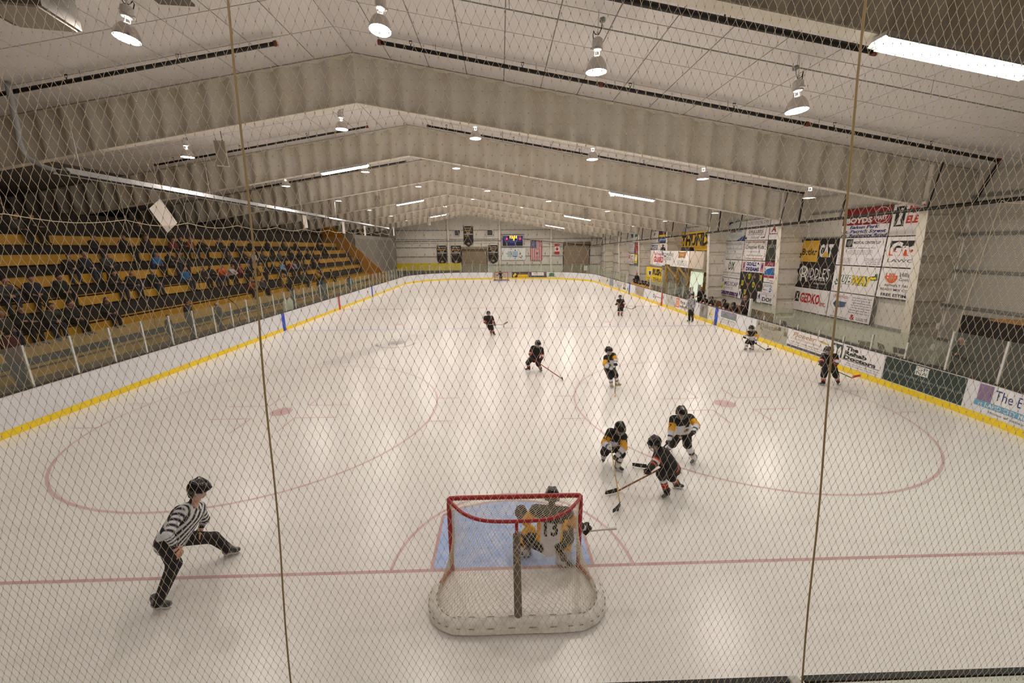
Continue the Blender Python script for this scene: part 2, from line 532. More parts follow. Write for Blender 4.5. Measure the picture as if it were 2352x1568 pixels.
# ---- outer walls
def wall_with_girts(name, label, make):
    w = struct(name, label); make(w); return w
GZ = [1.08, 2.41, 3.73, 5.06, 6.38]
def right_wall(w):
    b = MB(); b.bb((WR + .02, WF, 0), (WR + .12, WB, 7.6)); b.build('backing_sheet', m_wall, w)
    ys = [WF] + [y for y in FRY] + [WB]
    zs = [0.0] + GZ + [7.25]
    for y0, y1 in zip(ys, ys[1:]):
        for z0, z1 in zip(zs, zs[1:]):
            b = MB(); b.bb((WR - .01, y0 + .04, z0 + .05), (WR + .03, y1 - .04, z1 - .05)); b.build('wall_panel', m_wall, w)
        for z in GZ:
            b = MB(); b.bb((WR - .09, y0 + .02, z - .05), (WR, y1 - .02, z + .05)); b.build('girt', m_girt, w)
wall_with_girts('wall_right', 'white metal wall with grey girts behind the benches', right_wall)
def far_wall(w):
    b = MB()
    b.prism([(WL, WB + .02, 0), (WR, WB + .02, 0), (WR, WB + .02, zroof(WR)), (RIDGE, WB + .02, zroof(RIDGE)), (WL, WB + .02, zroof(WL))], (0, .1, 0))
    b.build('backing_sheet', m_wall, w)
    xs = [-17.6, -12.9, -7.0, -2.4, 0.9, 5.2, 10.2, 17.1]
    zs = [0.0, 1.9, 3.35, 4.85, 6.15, 7.6]
    for x0, x1 in zip(xs, xs[1:]):
        for z0, z1 in zip(zs, zs[1:]):
            if z1 > zroof(min(x0, x1) if x0 < RIDGE else x1) + .3: continue
            b = MB(); b.bb((x0 + .04, WB - .03, z0 + .06), (x1 - .04, WB + .02, z1 - .06)); b.build('wall_panel', m_wall, w)
    for z in zs[1:]:
        b = MB(); b.bb((-17.6, WB - .13, z - .06), (17.1, WB - .01, z + .06)); b.build('girt', m_girt, w)
    for x in (-8.75, -.18, 8.45):
        b = MB(); b.bb((x - .13, WB - .35, 0), (x + .13, WB - .13, zroof(x) - .1)); b.build('column', m_frame, w)
wall_with_girts('wall_back', 'white metal end wall with girts behind the far goal', far_wall)
b = MB(); b.prism([(WL, WF, 0), (WR, WF, 0), (WR, WF, zroof(WR)), (RIDGE, WF, zroof(RIDGE)), (WL, WF, zroof(WL))], (0, -.1, 0))
tag(b.build('wall_front', mat('wall_front', (190, 182, 170), .7)), 'plain wall behind the near end boards', kind='structure')
b = MB(); b.bb((WL - .1, WF, 0), (WL, WB, 7.7)); tag(b.build('wall_left', m_dark), 'back wall coloured black for the unlit void behind the stand', kind='structure')  # black wall colour stands in for the darkness of an unlit void
# ------------------------------------------------------------------ hanging high-bay lamps
m_refl = mat('lamp_reflector', (206, 200, 196), 0.25, metal=0.75)
m_house = mat('lamp_housing', (222, 218, 214), 0.4, noise=.1, scale=8)
m_glow = mat('lamp_glow', (255, 250, 244), 0.5, emit=14.0)
m_tube = mat('tube_glow', (238, 255, 236), 0.5, emit=11.0)
def lamp_parts():
    out = {}
    b = MB(); b.smooth = True
    prof = [(0.24, 0.0), (0.235, 0.05), (0.21, 0.14), (0.17, 0.22), (0.12, 0.28), (0.075, 0.30)]
    b.lathe(prof + [(r - 0.006, z - 0.004) for r, z in reversed(prof)], 20, cap=False); out['reflector'] = b.mesh('reflector', m_refl)
    b = MB(); b.smooth = True; b.lathe([(0.001, 0.012), (0.10, 0.008), (0.228, 0.02), (0.228, 0.026), (0.001, 0.03)], 20, cap=False); out['glowing_lens'] = b.mesh('glowing_lens', m_glow)
    b = MB(); b.smooth = True; b.lathe([(0.11, 0.425), (0.11, 0.45), (0.06, 0.46)], 14)
    for a in (0, 2.1, 4.2): b.tube([(.06 * math.cos(a), .06 * math.sin(a), .29), (.06 * math.cos(a), .06 * math.sin(a), .43)], .008, 4); out['socket_collar'] = b.mesh('socket_collar', m_house)
    b = MB(); b.lathe([(0.10, 0.46), (0.115, 0.48), (0.115, 0.62), (0.08, 0.65), (0.02, 0.66)], 12)
    b.box((0.09, 0.0, 0.47), (0.10, 0.12, 0.04)); out['ballast_housing'] = b.mesh('ballast_housing', m_house)
    b = MB(); b.tube([(0, 0, 0.66), (0, 0, 1.18)], 0.008, 5); b.tube([(0, 0, 0.70), (0.03, 0, 0.74), (0.0, 0, 0.78), (-0.02, 0, 0.74), (0, 0, 0.70)], 0.008, 5); out['hook'] = b.mesh('hook', m_alu)
    b = MB(); b.tube([(-0.10, 0, 0.93), (-0.10, 0.03, 0.80), (-0.05, 0.04, 0.70), (0.04, 0.05, 0.72), (0.09, 0.03, 0.80), (0.12, 0, 0.74), (0.1, 0, 0.62)], 0.010, 5); out['power_cord'] = b.mesh('power_cord', m_black)
    b = MB(); b.box((-0.10, 0, 0.96), (0.10, 0.08, 0.08)); out['junction_box'] = b.mesh('junction_box', m_girt)
    return out
LP = lamp_parts()
ld = bpy.data.lights.new('high_bay_light', 'AREA'); ld.shape = 'DISK'; ld.size = 0.42; ld.energy = LAMP_POWER; ld.color = LAMP_COLOR; ld.spread = math.radians(172)
lud = bpy.data.lights.new('neck_light', 'POINT'); lud.shadow_soft_size = 0.03; lud.energy = LAMP_POWER * UPLIGHT; lud.color = LAMP_COLOR   # light that leaks through the open neck
EVEN = [-12.75, -6.45, -1.07, 3.78, 8.54, 13.3]
ODD = [-12.8, -8.07, -2.67, 2.1, 6.87, 13.3]
_ord = ['first', 'second', 'third', 'fourth', 'fifth', 'sixth', 'seventh', 'eighth', 'ninth']
for r in range(0, 8):
    y = 5.0 + BAY * r
    xs = ODD if r % 2 == 0 else EVEN
    if r == 0: xs = [-8.09, -2.67, 2.1, 6.85]
    for i, x in enumerate(xs):
        unlit = (r == 2 and i == 3)
        z = zroof(x) - 1.2
        pos = 'left of the ridge' if x < RIDGE else 'right of the ridge'
        t = thing('high_bay_lamp', 'bell-shaped hanging lamp, %s from the left in the %s row from the camera' % (_ord[i], _ord[r]), 'lamp', (x, y, z), 0, 'hanging lamps')
        if unlit: t['label'] = 'unlit grey bell-shaped hanging lamp right of the ridge in the third row'
        for nm, me in LP.items():
            o = put(nm, me, t)
            if unlit and nm == 'glowing_lens': o.data = me.copy(); o.data.materials[0] = m_house
        if not unlit:
            lu = bpy.data.objects.new('lamp_uplight', lud); COL.objects.link(lu); lu.parent = t; lu.location = (0, 0, 0.365)
            lo = bpy.data.objects.new('lamp_light', ld); COL.objects.link(lo); lo.parent = t; lo.location = (0, 0, 0.004)
        if r == 0:
            t.rotation_euler = (random.uniform(-.05, .05), (0.16, 0.12, -0.03, -0.08, 0)[i], random.uniform(0, 6))
# thin conduits that feed the rows
for r in range(0, 8):
    y = 5.0 + BAY * r + 0.06
    for s, x1 in ((1, 15.0), (-1, -16.5)):
        b = MB(); b.tube([(RIDGE + s * .3, y, zroof(RIDGE + s * .3) - .3), (x1, y, zroof(x1) - .3)], 0.014, 5)
        for k in range(6):
            x = RIDGE + (x1 - RIDGE) * (k + .5) / 6
            b.tube([(x, y, zroof(x) - .3), (x, y, zroof(x) - .004)], 0.006, 4)
        tag(b.build('lamp_conduit', m_girt), 'thin grey conduit above the %s lamp row, %s roof slope' % (_ord[max(r, 0)], 'right' if s > 0 else 'left'), 'conduit', 'lamp conduits')
# ------------------------------------------------------------------ fluorescent strips under every second frame
tl = bpy.data.lights.new('tube_light', 'AREA'); tl.shape = 'RECTANGLE'; tl.size = 2.4; tl.size_y = 0.2; tl.energy = TUBE_POWER; tl.color = TUBE_COLOR; tl.spread = math.radians(175)
for k in (0, 2, 4, 6):
    for x0, x1 in (((-9.2, -6.65), (5.42, 7.98), (8.02, 10.58)) if k == 0 else ((-9.45, -6.9), (5.75, 8.32))):
        y = (FY0 + BAY * k if k else FRY[1]) - 0.05
        xm = (x0 + x1) / 2; z = zbot(xm) - 0.11
        t = thing('fluorescent_strip', 'long caged fluorescent strip light under the %s roof frame, %s slope' % (_ord[k], 'left' if xm < RIDGE else ('right' if xm < 8.6 else 'outer right')), 'strip light', (xm, y, z), 0, 'fluorescent strips')
        t.rotation_euler = (0, math.atan(0.1645) * (1 if xm > RIDGE else -1), 0)
        L = 2.52
        b = MB(); b.bb((-L / 2, -.12, .02), (L / 2, .12, .08)); b.build('housing', m_house, t)
        b = MB()
        for s in (-1, 1):
            b.quad((-L / 2, s * .10, .03), (L / 2, s * .10, .03), (L / 2, s * .17, -.03), (-L / 2, s * .17, -.03))
        b.build('side_reflector', m_house, t)
        for s in (-1, 1):
            b = MB(); b.smooth = True; b.tube([(-L / 2 + .03, s * .06, -.01), (L / 2 - .03, s * .06, -.01)], .03, 8); b.build('fluorescent_tube', m_tube, t)
        b = MB()
        for q in range(43):
            x = -L / 2 + .06 * q
            b.tube([(x, -.17, -.03), (x, -.09, -.075), (x, .09, -.075), (x, .17, -.03)], .0035, 3)
        for yy, zz in ((-.17, -.03), (-.09, -.075), (0, -.075), (.09, -.075), (.17, -.03)):
            b.tube([(-L / 2, yy, zz), (L / 2, yy, zz)], .0035, 3)
        b.build('wire_guard', m_alu, t)
        lo = bpy.data.objects.new('tube_light', tl); COL.objects.link(lo); lo.parent = t; lo.location = (0, 0, -.085)
        lo.visible_camera = True
for q in (m_glow, m_tube): q.cycles.emission_sampling = 'NONE'     # the area lights in the fixtures do the lighting
# unseen lamps added behind the camera to light the near side of the net
for x in (-12.0, -6.0, -1.0, 4.0, 9.5):
    t = thing('high_bay_lamp', 'bell-shaped hanging lamp over the near end seats, %s from the left' % {-12.0: 'first', -6.0: 'second', -1.0: 'third', 4.0: 'fourth', 9.5: 'fifth'}[x], 'lamp', (x, -5.4, zroof(x) - 1.2), 0, 'hanging lamps')
    for nm, me in LP.items(): put(nm, me, t)
    lo = bpy.data.objects.new('lamp_light', ld); COL.objects.link(lo); lo.parent = t; lo.location = (0, 0, .004)
# ------------------------------------------------------------------ goals
m_net = mat('goal_twine', (222, 210, 186), 0.8)
m_padw = mat('goal_pad_white', (238, 235, 230), 0.7, noise=.25, scale=9, rgb2=(206, 198, 188), bump=.3, bscale=30)
m_padg = mat('goal_post_pad', (128, 116, 104), 0.8, noise=.3, scale=20)
def smooth_curve(P, n=8):
    P = [Vector(p) for p in P]; out = []
    for i in range(len(P) - 1):
        p0 = P[max(i - 1, 0)]; p1 = P[i]; p2 = P[i + 1]; p3 = P[min(i + 2, len(P) - 1)]
        for k in range(n):
            t = k / n
            out.append(0.5 * ((2 * p1) + (p2 - p0) * t + (2 * p0 - 5 * p1 + 4 * p2 - p3) * t * t + (3 * p1 - p0 - 3 * p2 + p3) * t ** 3))
    return out + [P[-1]]
def make_goal():
    g = thing('hockey_goal', 'red-framed hockey goal with white net and padded base in the foreground', 'goal', (0.04, 0, 0))
    top = smooth_curve([(-.95, -.02, 1.22), (-.86, -.16, 1.22), (-.68, -.36, 1.22), (-.42, -.49, 1.22), (0, -.52, 1.22), (.42, -.49, 1.22), (.68, -.36, 1.22), (.86, -.16, 1.22), (.95, -.02, 1.22)], 5)
    base = smooth_curve([(-.95, 0, .05), (-1.06, -.22, .05), (-1.13, -.52, .05), (-1.10, -.76, .05), (-.92, -.95, .05), (-.62, -1.0, .05), (0, -1.0, .05), (.62, -1.0, .05), (.92, -.95, .05), (1.10, -.76, .05), (1.13, -.52, .05), (1.06, -.22, .05), (.95, 0, .05)], 5)
    b = MB(); b.smooth = True
    b.tube(smooth_curve([(-.95, 0, 0), (-.95, 0, .6), (-.95, 0, 1.12), (-.93, 0, 1.19), (-.86, 0, 1.22), (0, 0, 1.22), (.86, 0, 1.22), (.93, 0, 1.19), (.95, 0, 1.12), (.95, 0, .6), (.95, 0, 0)], 4), .034, 10); b.build('post_frame', m_red, g)
    b = MB(); b.smooth = True; b.tube(top, .024, 8); b.build('top_shelf_pipe', m_red, g)
    b = MB(); b.smooth = True; b.tube([p - Vector((0, 0, .02)) for p in base], .03, 8); b.build('base_pipe', m_red, g)
    b = MB(); b.smooth = True; b.tube([(0, -.52, 1.22), (0, -.54, 1.02)], .022, 8); b.build('back_stay', m_red, g)
    b = MB(); b.smooth = True; b.tube(smooth_curve([(0, -.54, 1.04), (0, -.62, .72), (0, -.82, .36), (0, -.95, .10)], 5), .05, 10); b.build('stay_pad', m_padg, g)['label'] = 'grey pad wrapped round the back stay'
    # padded skirt over the rear base: a soft strip leaning inwards
    sk = [p for p in base if p.y < -.40]
    b = MB(); b.smooth = True; vs = []; fs = []
    for p in sk:
        n = Vector((p.x, (p.y + .35), 0)).normalized()
        if abs(p.y + 1.0) < .03: n = Vector((0, -1, 0))
        for d, z in ((.055, .02), (.060, .075), (.03, .14), (-.04, .17), (-.075, .15), (-.07, .10)):
            vs.append(p + n * d - Vector((0, 0, .05)) + Vector((0, 0, z)))
    for i in range(len(sk) - 1):
        for k in range(5): fs.append((i * 6 + k, (i + 1) * 6 + k, (i + 1) * 6 + k + 1, i * 6 + k + 1))
    b.add(vs, fs); b.build('base_pad', m_padw, g)['label'] = 'scuffed white padded skirt'
    b = MB()
    for i in range(1, len(sk) - 1, 2):
        p = sk[i]; q = sk[i + 1]; n = Vector((p.x, p.y + .35, 0)).normalized()
        if abs(p.y + 1.0) < .03: n = Vector((0, -1, 0))
        for d, z in ((-.06, .125), (.052, .062)):
            b.tube([p + n * d + Vector((0, 0, z)), p + (q - p) * .7 + n * d + Vector((0, 0, z))], .005, 4)
    b.build('lacing', mat('lacing_brown', (140, 122, 98), .8), g)
    # twine: diamond mesh hung from the top shelf to the base, and over the shelf itself
    def T(u): i = u * (len(top) - 1); k = min(int(i), len(top) - 2); return top[k].lerp(top[k + 1], i - k)
    def B(u): i = u * (len(base) - 1); k = min(int(i), len(base) - 2); return base[k].lerp(base[k + 1], i - k)
    def S(u, v):
        u = min(max(u, 0), 1); p = T(u).lerp(B(u), v); s = math.sin(PI * v)
        c = Vector((0, -.3, p.z)); d = (c - p); d.z = 0
        return p + d * .10 * s * (1 - .3 * math.cos(2 * PI * u))
    b = MB(); N = 74; Vn = 30
    for k in range(-34, N + 34):
        for sg in (1, -1):
            pts = []
            for j in range(Vn + 1):
                u = (k + sg * j * .62) / N; v = j / Vn
                if -0.0001 <= u <= 1.0001: pts.append(S(u, v))
                elif len(pts): break
            if len(pts) > 1: b.tube(pts, .0021, 3, cap=False)
    for k in range(-22, 46):
        for sg in (1, -1):
            pts = []
            for j in range(13):
                x = -.95 + (k + sg * j) * .042; y = -.52 * j / 12
                tt = (abs(x) / .95)
                if tt > 1: continue
                ymin = -.52 * math.sqrt(max(0, 1 - tt ** 2.6))
                if y < ymin: continue
                pts.append((x, y, 1.215))
            if len(pts) > 1: b.tube(pts, .0021, 3, cap=False)
    o = b.build('netting', m_net, g); o['kind'] = 'stuff'; o['label'] = 'knotted white goal netting'
    return g
goal = make_goal()
g2 = dup(goal); g2.location = (0, FG, 0); g2.rotation_euler = (0, 0, PI); g2['label'] = 'small red-framed hockey goal at the far end'

# ------------------------------------------------------------------ glass above the boards
def glass_mat(name, tint, haze):
    m = bpy.data.materials.new(name); m.use_nodes = True; nt = m.node_tree; nt.nodes.clear()
    out = nt.nodes.new('ShaderNodeOutputMaterial'); tr = nt.nodes.new('ShaderNodeBsdfTransparent'); gl = nt.nodes.new('ShaderNodeBsdfGlossy'); df = nt.nodes.new('ShaderNodeBsdfDiffuse')
    tr.inputs['Color'].default_value = lin(tint) + (1,); gl.inputs['Roughness'].default_value = .04; df.inputs['Color'].default_value = lin((196, 204, 190)) + (1,)
    m1 = nt.nodes.new('ShaderNodeMixShader'); m1.inputs[0].default_value = haze; nt.links.new(tr.outputs[0], m1.inputs[1]); nt.links.new(df.outputs[0], m1.inputs[2])
    fr = nt.nodes.new('ShaderNodeFresnel'); fr.inputs['IOR'].default_value = 1.10
    m2 = nt.nodes.new('ShaderNodeMixShader'); m2.inputs[0].default_value = .035; nt.links.new(m1.outputs[0], m2.inputs[1]); nt.links.new(gl.outputs[0], m2.inputs[2])
    nt.links.new(m2.outputs[0], out.inputs['Surface'])
    return m
m_glass = glass_mat('rink_glass', (244, 248, 242), .045)
shield = struct('wall_glass_shield', 'clear rink glass with white posts standing on the boards')
def pane(p, q, z1):
    b = MB(); p = Vector(p); q = Vector(q); t = (q - p).normalized(); n = Vector((t.y, -t.x)) * .006
    a, c = p + t * .02, q - t * .02
    b.add([(a.x + n.x * s, a.y + n.y * s, z) for z in (1.075, z1) for s in (-1, 1)] + [(c.x + n.x * s, c.y + n.y * s, z) for z in (1.075, z1) for s in (-1, 1)],
          [(0, 4, 6, 2), (1, 3, 7, 5), (2, 6, 7, 3), (0, 1, 5, 4), (0, 2, 3, 1), (4, 5, 7, 6)])
    b.build('glass_pane', m_glass, shield)
pmesh = {}
def post(p, z1, w=.05, m=None):
    k = (round(z1, 2), w)
    if k not in pmesh:
        b = MB(); b.bb((-w / 2, -w / 2, 1.07), (w / 2, w / 2, z1)); pmesh[k] = b.mesh('glass_post', m or mat('post_white', (212, 210, 206), .4))
    put('glass_post', pmesh[k], shield, (p[0], p[1], 0))
xl = -RW - .05
ly = [5.65 + 1.19 * k for k in range(-2, 36)]
for k, y in enumerate(ly):
    post((xl, y), 2.24)
    if k: pane((xl, ly[k - 1]), (xl, y), 2.24)
# far end and corners
N = 15
arc = [(-(RW - CR) + (CR + .05) * math.cos(a), EY1 - CR + (CR + .05) * math.sin(a)) for a in np.linspace(PI, PI / 2, 9)]
far = arc + [(x, EY1 + .05) for x in np.linspace(-(RW - CR) + 1.2, RW - CR - 1.2, 6)] + [(-p[0], p[1]) for p in reversed(arc)]
for i, p in enumerate(far):
    post(p, 2.35, .05)
    if i: pane(far[i - 1], p, 2.3)
xr = RW + .06
ry = [3.35, 4.53, 5.79, 6.98, 8.19, 9.33, 10.5, 11.7, 12.83, 14.0, 15.15]
for k, y in enumerate(ry):
    tall = y < 6
    post((xr, y), 2.24 if tall else (1.62 if y < 8.5 else 1.3), .05)
    if k: pane((xr, ry[k - 1]), (xr, y), 2.24 if y < 6 else 1.9)
for seg in ((21.75, 23.0, 24.3, 25.5, 26.8, 28.0, 29.3), tuple(35.9 + 1.19 * k for k in range(11))):
    for k, y in enumerate(seg):
        post((xr, y), 1.98 if seg[0] < 30 else 2.0, .035)
        if k: pane((xr, seg[k - 1]), (xr, y), 1.98)
for y in (15.2, 21.7, 29.32, 35.87): post((xr, y), 2.0, .11)

# end glass right below the camera, with its white post
ge = [(x, EY0 - .05) for x in (-4.4, -2.72, -1.36, 0.0, 1.40, 2.75, 4.1)]
for i, p in enumerate(ge):
    post(p, 2.47, .05)
    if i: pane(ge[i - 1], p, 2.47)
b = MB(); b.bb((-4.4, EY0 - .065, 2.47), (1.36, EY0 - .035, 2.485)); b.bb((1.44, EY0 - .065, 2.47), (4.1, EY0 - .035, 2.485)); b.build('top_channel', mat('channel_dark', (40, 38, 38), .5), shield)

# ------------------------------------------------------------------ spectators' stand on the left
m_seat = mat('seat_yellow', (200, 148, 18), 0.5, noise=.15, scale=3)
m_deck = mat('stand_deck_shade', (36, 30, 26), 0.85, noise=.3, scale=2)  # near-black colour puts the shade under the benches into the decks
m_wood = mat('stand_wood', (110, 74, 34), 0.7, noise=.3, scale=3)
TZ = [1.05, 2.0, 2.95, 3.75, 4.57, 5.37]
TX = [-15.2 - .9 * i for i in range(6)]
SY0, SY1 = -2.0, 44.0
stand = thing('bleacher_stand', 'six-tier spectator stand with yellow bench boards and decks darkened for shade', 'stand')
for i in range(6):
    b = MB(); z0 = 0 if i == 0 else TZ[i - 1] - .5
    b.bb((TX[i] - .9 if i < 5 else -21.4, SY0, -.06), (TX[i] - .02, SY1, TZ[i] - .48)); b.build('tier_deck', m_deck, stand)
    y = SY0
    while y < SY1 - .1:
        y1 = min(y + 5.1, SY1)
        b = MB(); b.bb((TX[i] - .42, y + .01, TZ[i] - .05), (TX[i], y1 - .01, TZ[i])); b.bb((TX[i] - .04, y + .01, TZ[i] - (.40, .80, .40, .40, .40, .40)[i]), (TX[i] + .0, y1 - .01, TZ[i]))
        b.build('bench_board', m_seat, stand)['label'] = 'yellow bench board'
        y = y1
    b = MB()
    for k in range(int((SY1 - SY0) / 1.7)):
        yy = SY0 + .8 + 1.7 * k; b.bb((TX[i] - .3, yy, TZ[i] - .5), (TX[i] - .22, yy + .06, TZ[i] - .05))
    b.build('bench_supports', m_black, stand)
b = MB(); b.bb((-21.4, SY0, TZ[5] - .48), (-21.3, SY1, 6.5)); b.build('back_panel', mat('stand_back', (38, 31, 25), .8), stand)
# far parapet that slopes with the tiers
b = MB(); b.prism([(-14.0, SY1, .2), (-14.0, SY1, 1.55), (-19.9, SY1, 7.2), (-21.3, SY1, 7.2), (-21.3, SY1, 5.2), (-15.2, SY1, -.06)], (0, .14, 0)); b.build('end_parapet', mat('parapet_yellow', (206, 142, 26), .5, noise=.1), stand)['label'] = 'sloping yellow end parapet'
for y, i0 in ((9.3, 1), (17.6, 0), (26.5, 1), (36.5, 1)):
    b = MB(); x0, z0, x1, z1 = TX[i0] + .1, TZ[i0] + .55, TX[i0 + 2], TZ[i0 + 2] + .55
    b.tube([(x0, y, z0 - .95), (x0, y, z0), (x1, y, z1), (x1, y, z1 - .9)], .022, 6); b.build('handrail', m_black, stand)['label'] = 'black handrail'
# dark wings and panel where the stand meets the end wall
b = MB(); b.bb((-21.3, SY1 + .3, 0), (-17.6, SY1 + .45, 6.6)); b.bb((-17.75, SY1 + .3, 0), (-17.6, WB, 6.4))
tag(b.build('wall_stand_end', mat('stand_end_wall', (150, 146, 136), .7)), 'grey return wall beyond the stand', kind='structure')

# ------------------------------------------------------------------ sprinkler pipes
m_rust = mat('pipe_fitting', (120, 58, 42), .6)
def sprinkler(y, x0, x1, drop, label, r=.05, y_end=None, riser=False):
    t = thing('sprinkler_pipe', label, 'pipe', (0, 0, 0), 0, 'sprinkler branch pipes')
    p, q = (x0, y, zroof(x0) - drop), (x1, y, zroof(x1) - drop)
    b = MB(); b.smooth = True; b.tube([p, q], r, 8); b.build('pipe_run', m_black, t)
    b = MB(); b.smooth = True
    for e, f in ((p, q), (q, p)):
        d = (Vector(f) - Vector(e)).normalized(); b.tube([Vector(e) - d * .02, Vector(e) + d * .07], r * 1.35, 8)
    n = max(1, int(abs(x1 - x0) / 6.2))
    for k in range(1, n):
        c = Vector(p).lerp(Vector(q), k / n); d = (Vector(q) - Vector(p)).normalized(); b.tube([c - d * .06, c + d * .06], r * 1.3, 8)
    b.build('couplings', m_rust, t)
    L = abs(x1 - x0); k = 0
    while .9 + 3.2 * k < L:
        c = Vector(p).lerp(Vector(q), (.9 + 3.2 * k) / L)
        b = MB(); b.tube([c, c + Vector((0, 0, .11))], .014, 5); b.tube([c + Vector((-.03, 0, .11)), c + Vector((-.03, 0, .17)), c + Vector((.03, 0, .17)), c + Vector((.03, 0, .11))], .008, 4); b.tube([c + Vector((-.045, 0, .18)), c + Vector((.045, 0, .18))], .012, 6)
        b.build('sprinkler_head', m_black, t)
        k += 1
    for k in range(int(L / 2.9)):
        c = Vector(p).lerp(Vector(q), (1.6 + 2.9 * k) / L)
        b = MB(); b.tube([c + Vector((0, 0, r)), (c.x, c.y, zroof(c.x) - .005)], .006, 4); b.build('hanger_rod', m_black, t)
    if riser:
        b = MB(); b.smooth = True; zm = 6.0 - .0185 * (y - 7)
        b.tube([q, (q[0], q[1], q[2] - .05), (15.25, y, zm)], .045, 8); b.build('riser', m_black, t)
sprinkler(3.0, -3.4, 6.75, .86, 'black sprinkler pipe at the top edge before the near strip light', .055)
sprinkler(8.0, -3.5, 15.75, .23, 'black sprinkler pipe on the right slope before the nearest whole frame', .055, riser=True)
sprinkler(8.0, -16.5, -6.38, .23, 'black sprinkler pipe on the left slope before the nearest whole frame', .055)
sprinkler(3.4, -9.3, -6.3, .50, 'short black sprinkler pipe in the upper left corner', .05)
for k in range(1, 7):
    y = 8.0 + BAY * k
    sprinkler(y, -3.5, 15.3, .30, 'black sprinkler pipe on the right slope, %s bay from the camera' % _ord[k], .045, riser=True)
    if k < 4: sprinkler(y, -16.5, -6.3, .30, 'black sprinkler pipe on the left slope, %s bay from the camera' % _ord[k], .045)
t = thing('sprinkler_main', 'dark sprinkler main pipe running along the right wall and end wall', 'pipe')
b = MB(); b.smooth = True; zm = lambda y: 6.0 - .0185 * (y - 7)
b.tube([(15.25, -6, zm(-6)), (15.25, 25, zm(25))], .065, 8); b.tube([(15.25, 25, zm(25)), (15.25, 62.3, zm(62.3))], .055, 8); b.build('pipe_run', m_black, t)
b = MB(); b.smooth = True; b.tube([(15.25, 62.3, zm(62.3)), (3.9, 62.5, 6.05), (3.9, 62.5, 6.85), (.03, 62.5, 6.85), (.03, 62.5, 5.87), (-19, 62.5, 5.8)], .05, 6); b.build('end_run', m_black, t)
b = MB()
for k in range(8):
    y = 5.5 + BAY * k
    for dy in (0, 3.9): b.tube([(15.25, y + dy, zm(y + dy)), (15.45, y + dy, zroof(15.45) - .05)], .022 if dy else .04, 6)
b.build('hangers', m_black, t)

# ------------------------------------------------------------------ radiant tube heater along the left side, with hanging white cards
m_galv = mat('galvanised', (186, 188, 190), .7, metal=.0, noise=.2, scale=6)
t = thing('tube_heater', 'long galvanised radiant tube heater hung along the left boards', 'heater')
b = MB(); hz = lambda y: 7.02 - .0 * (y - 8)
prof = [(-.22, 0), (-.12, .14), (.12, .14), (.22, 0), (.20, 0), (.11, .125), (-.11, .125), (-.20, 0)]
def hood(y0, y1, s):
    for (a, c), (e, f) in zip(prof, prof[1:] + prof[:1]):
        b.quad((-13.2 + a * s, y0, 6.95 + c * s), (-13.2 + e * s, y0, 6.95 + f * s), (-13.2 + e * s, y1, 6.95 + f * s), (-13.2 + a * s, y1, 6.95 + c * s))
hood(8.0, 26.0, 1.25); b.build('reflector_hood', m_galv, t)
b = MB(); hood(26.4, 43.0, .9); b.build('hood_extension', m_galv, t)
b = MB(); b.smooth = True; b.tube([(-13.2, 7.9, 6.99), (-13.2, 43.0, 6.99)], .06, 8); b.build('burner_tube', mat('burner_tube', (70, 66, 62), .6, metal=.4), t)
b = MB(); b.smooth = True; b.tube(smooth_curve([(-13.2, 8.0, 7.0), (-13.57, 7.92, 7.13), (-13.97, 7.9, 7.40), (-14.06, 7.9, 7.75), (-14.02, 7.9, 8.21), (-13.95, 7.9, 9.33)], 5), .065, 8); b.build('flue_pipe', m_galv, t)
b = MB()
for k in range(13):
    y = 8.6 + 2.8 * k; b.tube([(-13.2, y, 7.1), (-13.2, y, zroof(-13.2) - .02)], .008, 4)
b.build('hanger_chains', m_alu, t)
m_card = mat('card_white', (244, 236, 228), .5)
for (y, z, rx, w, h, lab) in ((11.4, 6.0, .62, .72, 1.05, 'tilted white card hanging over the stand below the heater'), (22.9, 6.55, .10, .55, .9, 'narrow white card hanging below the middle of the heater'),
                              (29.5, 6.45, .0, .5, .95, 'white card hanging below the joint of the heater'), (34.8, 6.4, 0, .5, .9, 'white card near the far end of the heater'), (45.5, 6.75, 0, .5, 1.0, 'distant white card above the far end of the stand')):
    b = MB(); b.box((0, 0, 0), (.012, w, h)); o = b.build('hanging_card', m_card, None, (-13.2, y, z)); o.rotation_euler = (rx, 0, 0); tag(o, lab, 'card', 'white cards under the heater')
# ------------------------------------------------------------------ side safety nets: scalloped top ropes, drop cords and twine
m_rope = mat('rope_cream', (214, 200, 170), .8)
t = thing('side_safety_net', 'fine safety net with a scalloped top rope over the left boards', 'net')
pts = []; ys = [1.5, 6.2, 9.6, 12.4, 15.6, 19.1, 22.4, 26.2, 29.6, 33.2, 36.6, 40.2, 43.6]
tops = lambda y: 5.72 + (y - 9) * .022
for a, c in zip(ys, ys[1:]):
    for k in range(6):
        u = k / 6; y = a + (c - a) * u; pts.append((-13.1, y, tops(y) - .16 * math.sin(PI * u)))
b = MB(); b.tube(pts, .012, 5); b.build('top_rope', m_rope, t)
b = MB()
for y in ys[1:]: b.tube([(-13.1, y, tops(y)), (-13.12, y + .05, 6.95)], .006, 4); 
for y in (5.2, 9.6, 12.4): b.tube([(-13.1, y, tops(y)), (-13.06, y + .12, 2.25)], .008, 4)
b.build('drop_cord', m_rope, t)
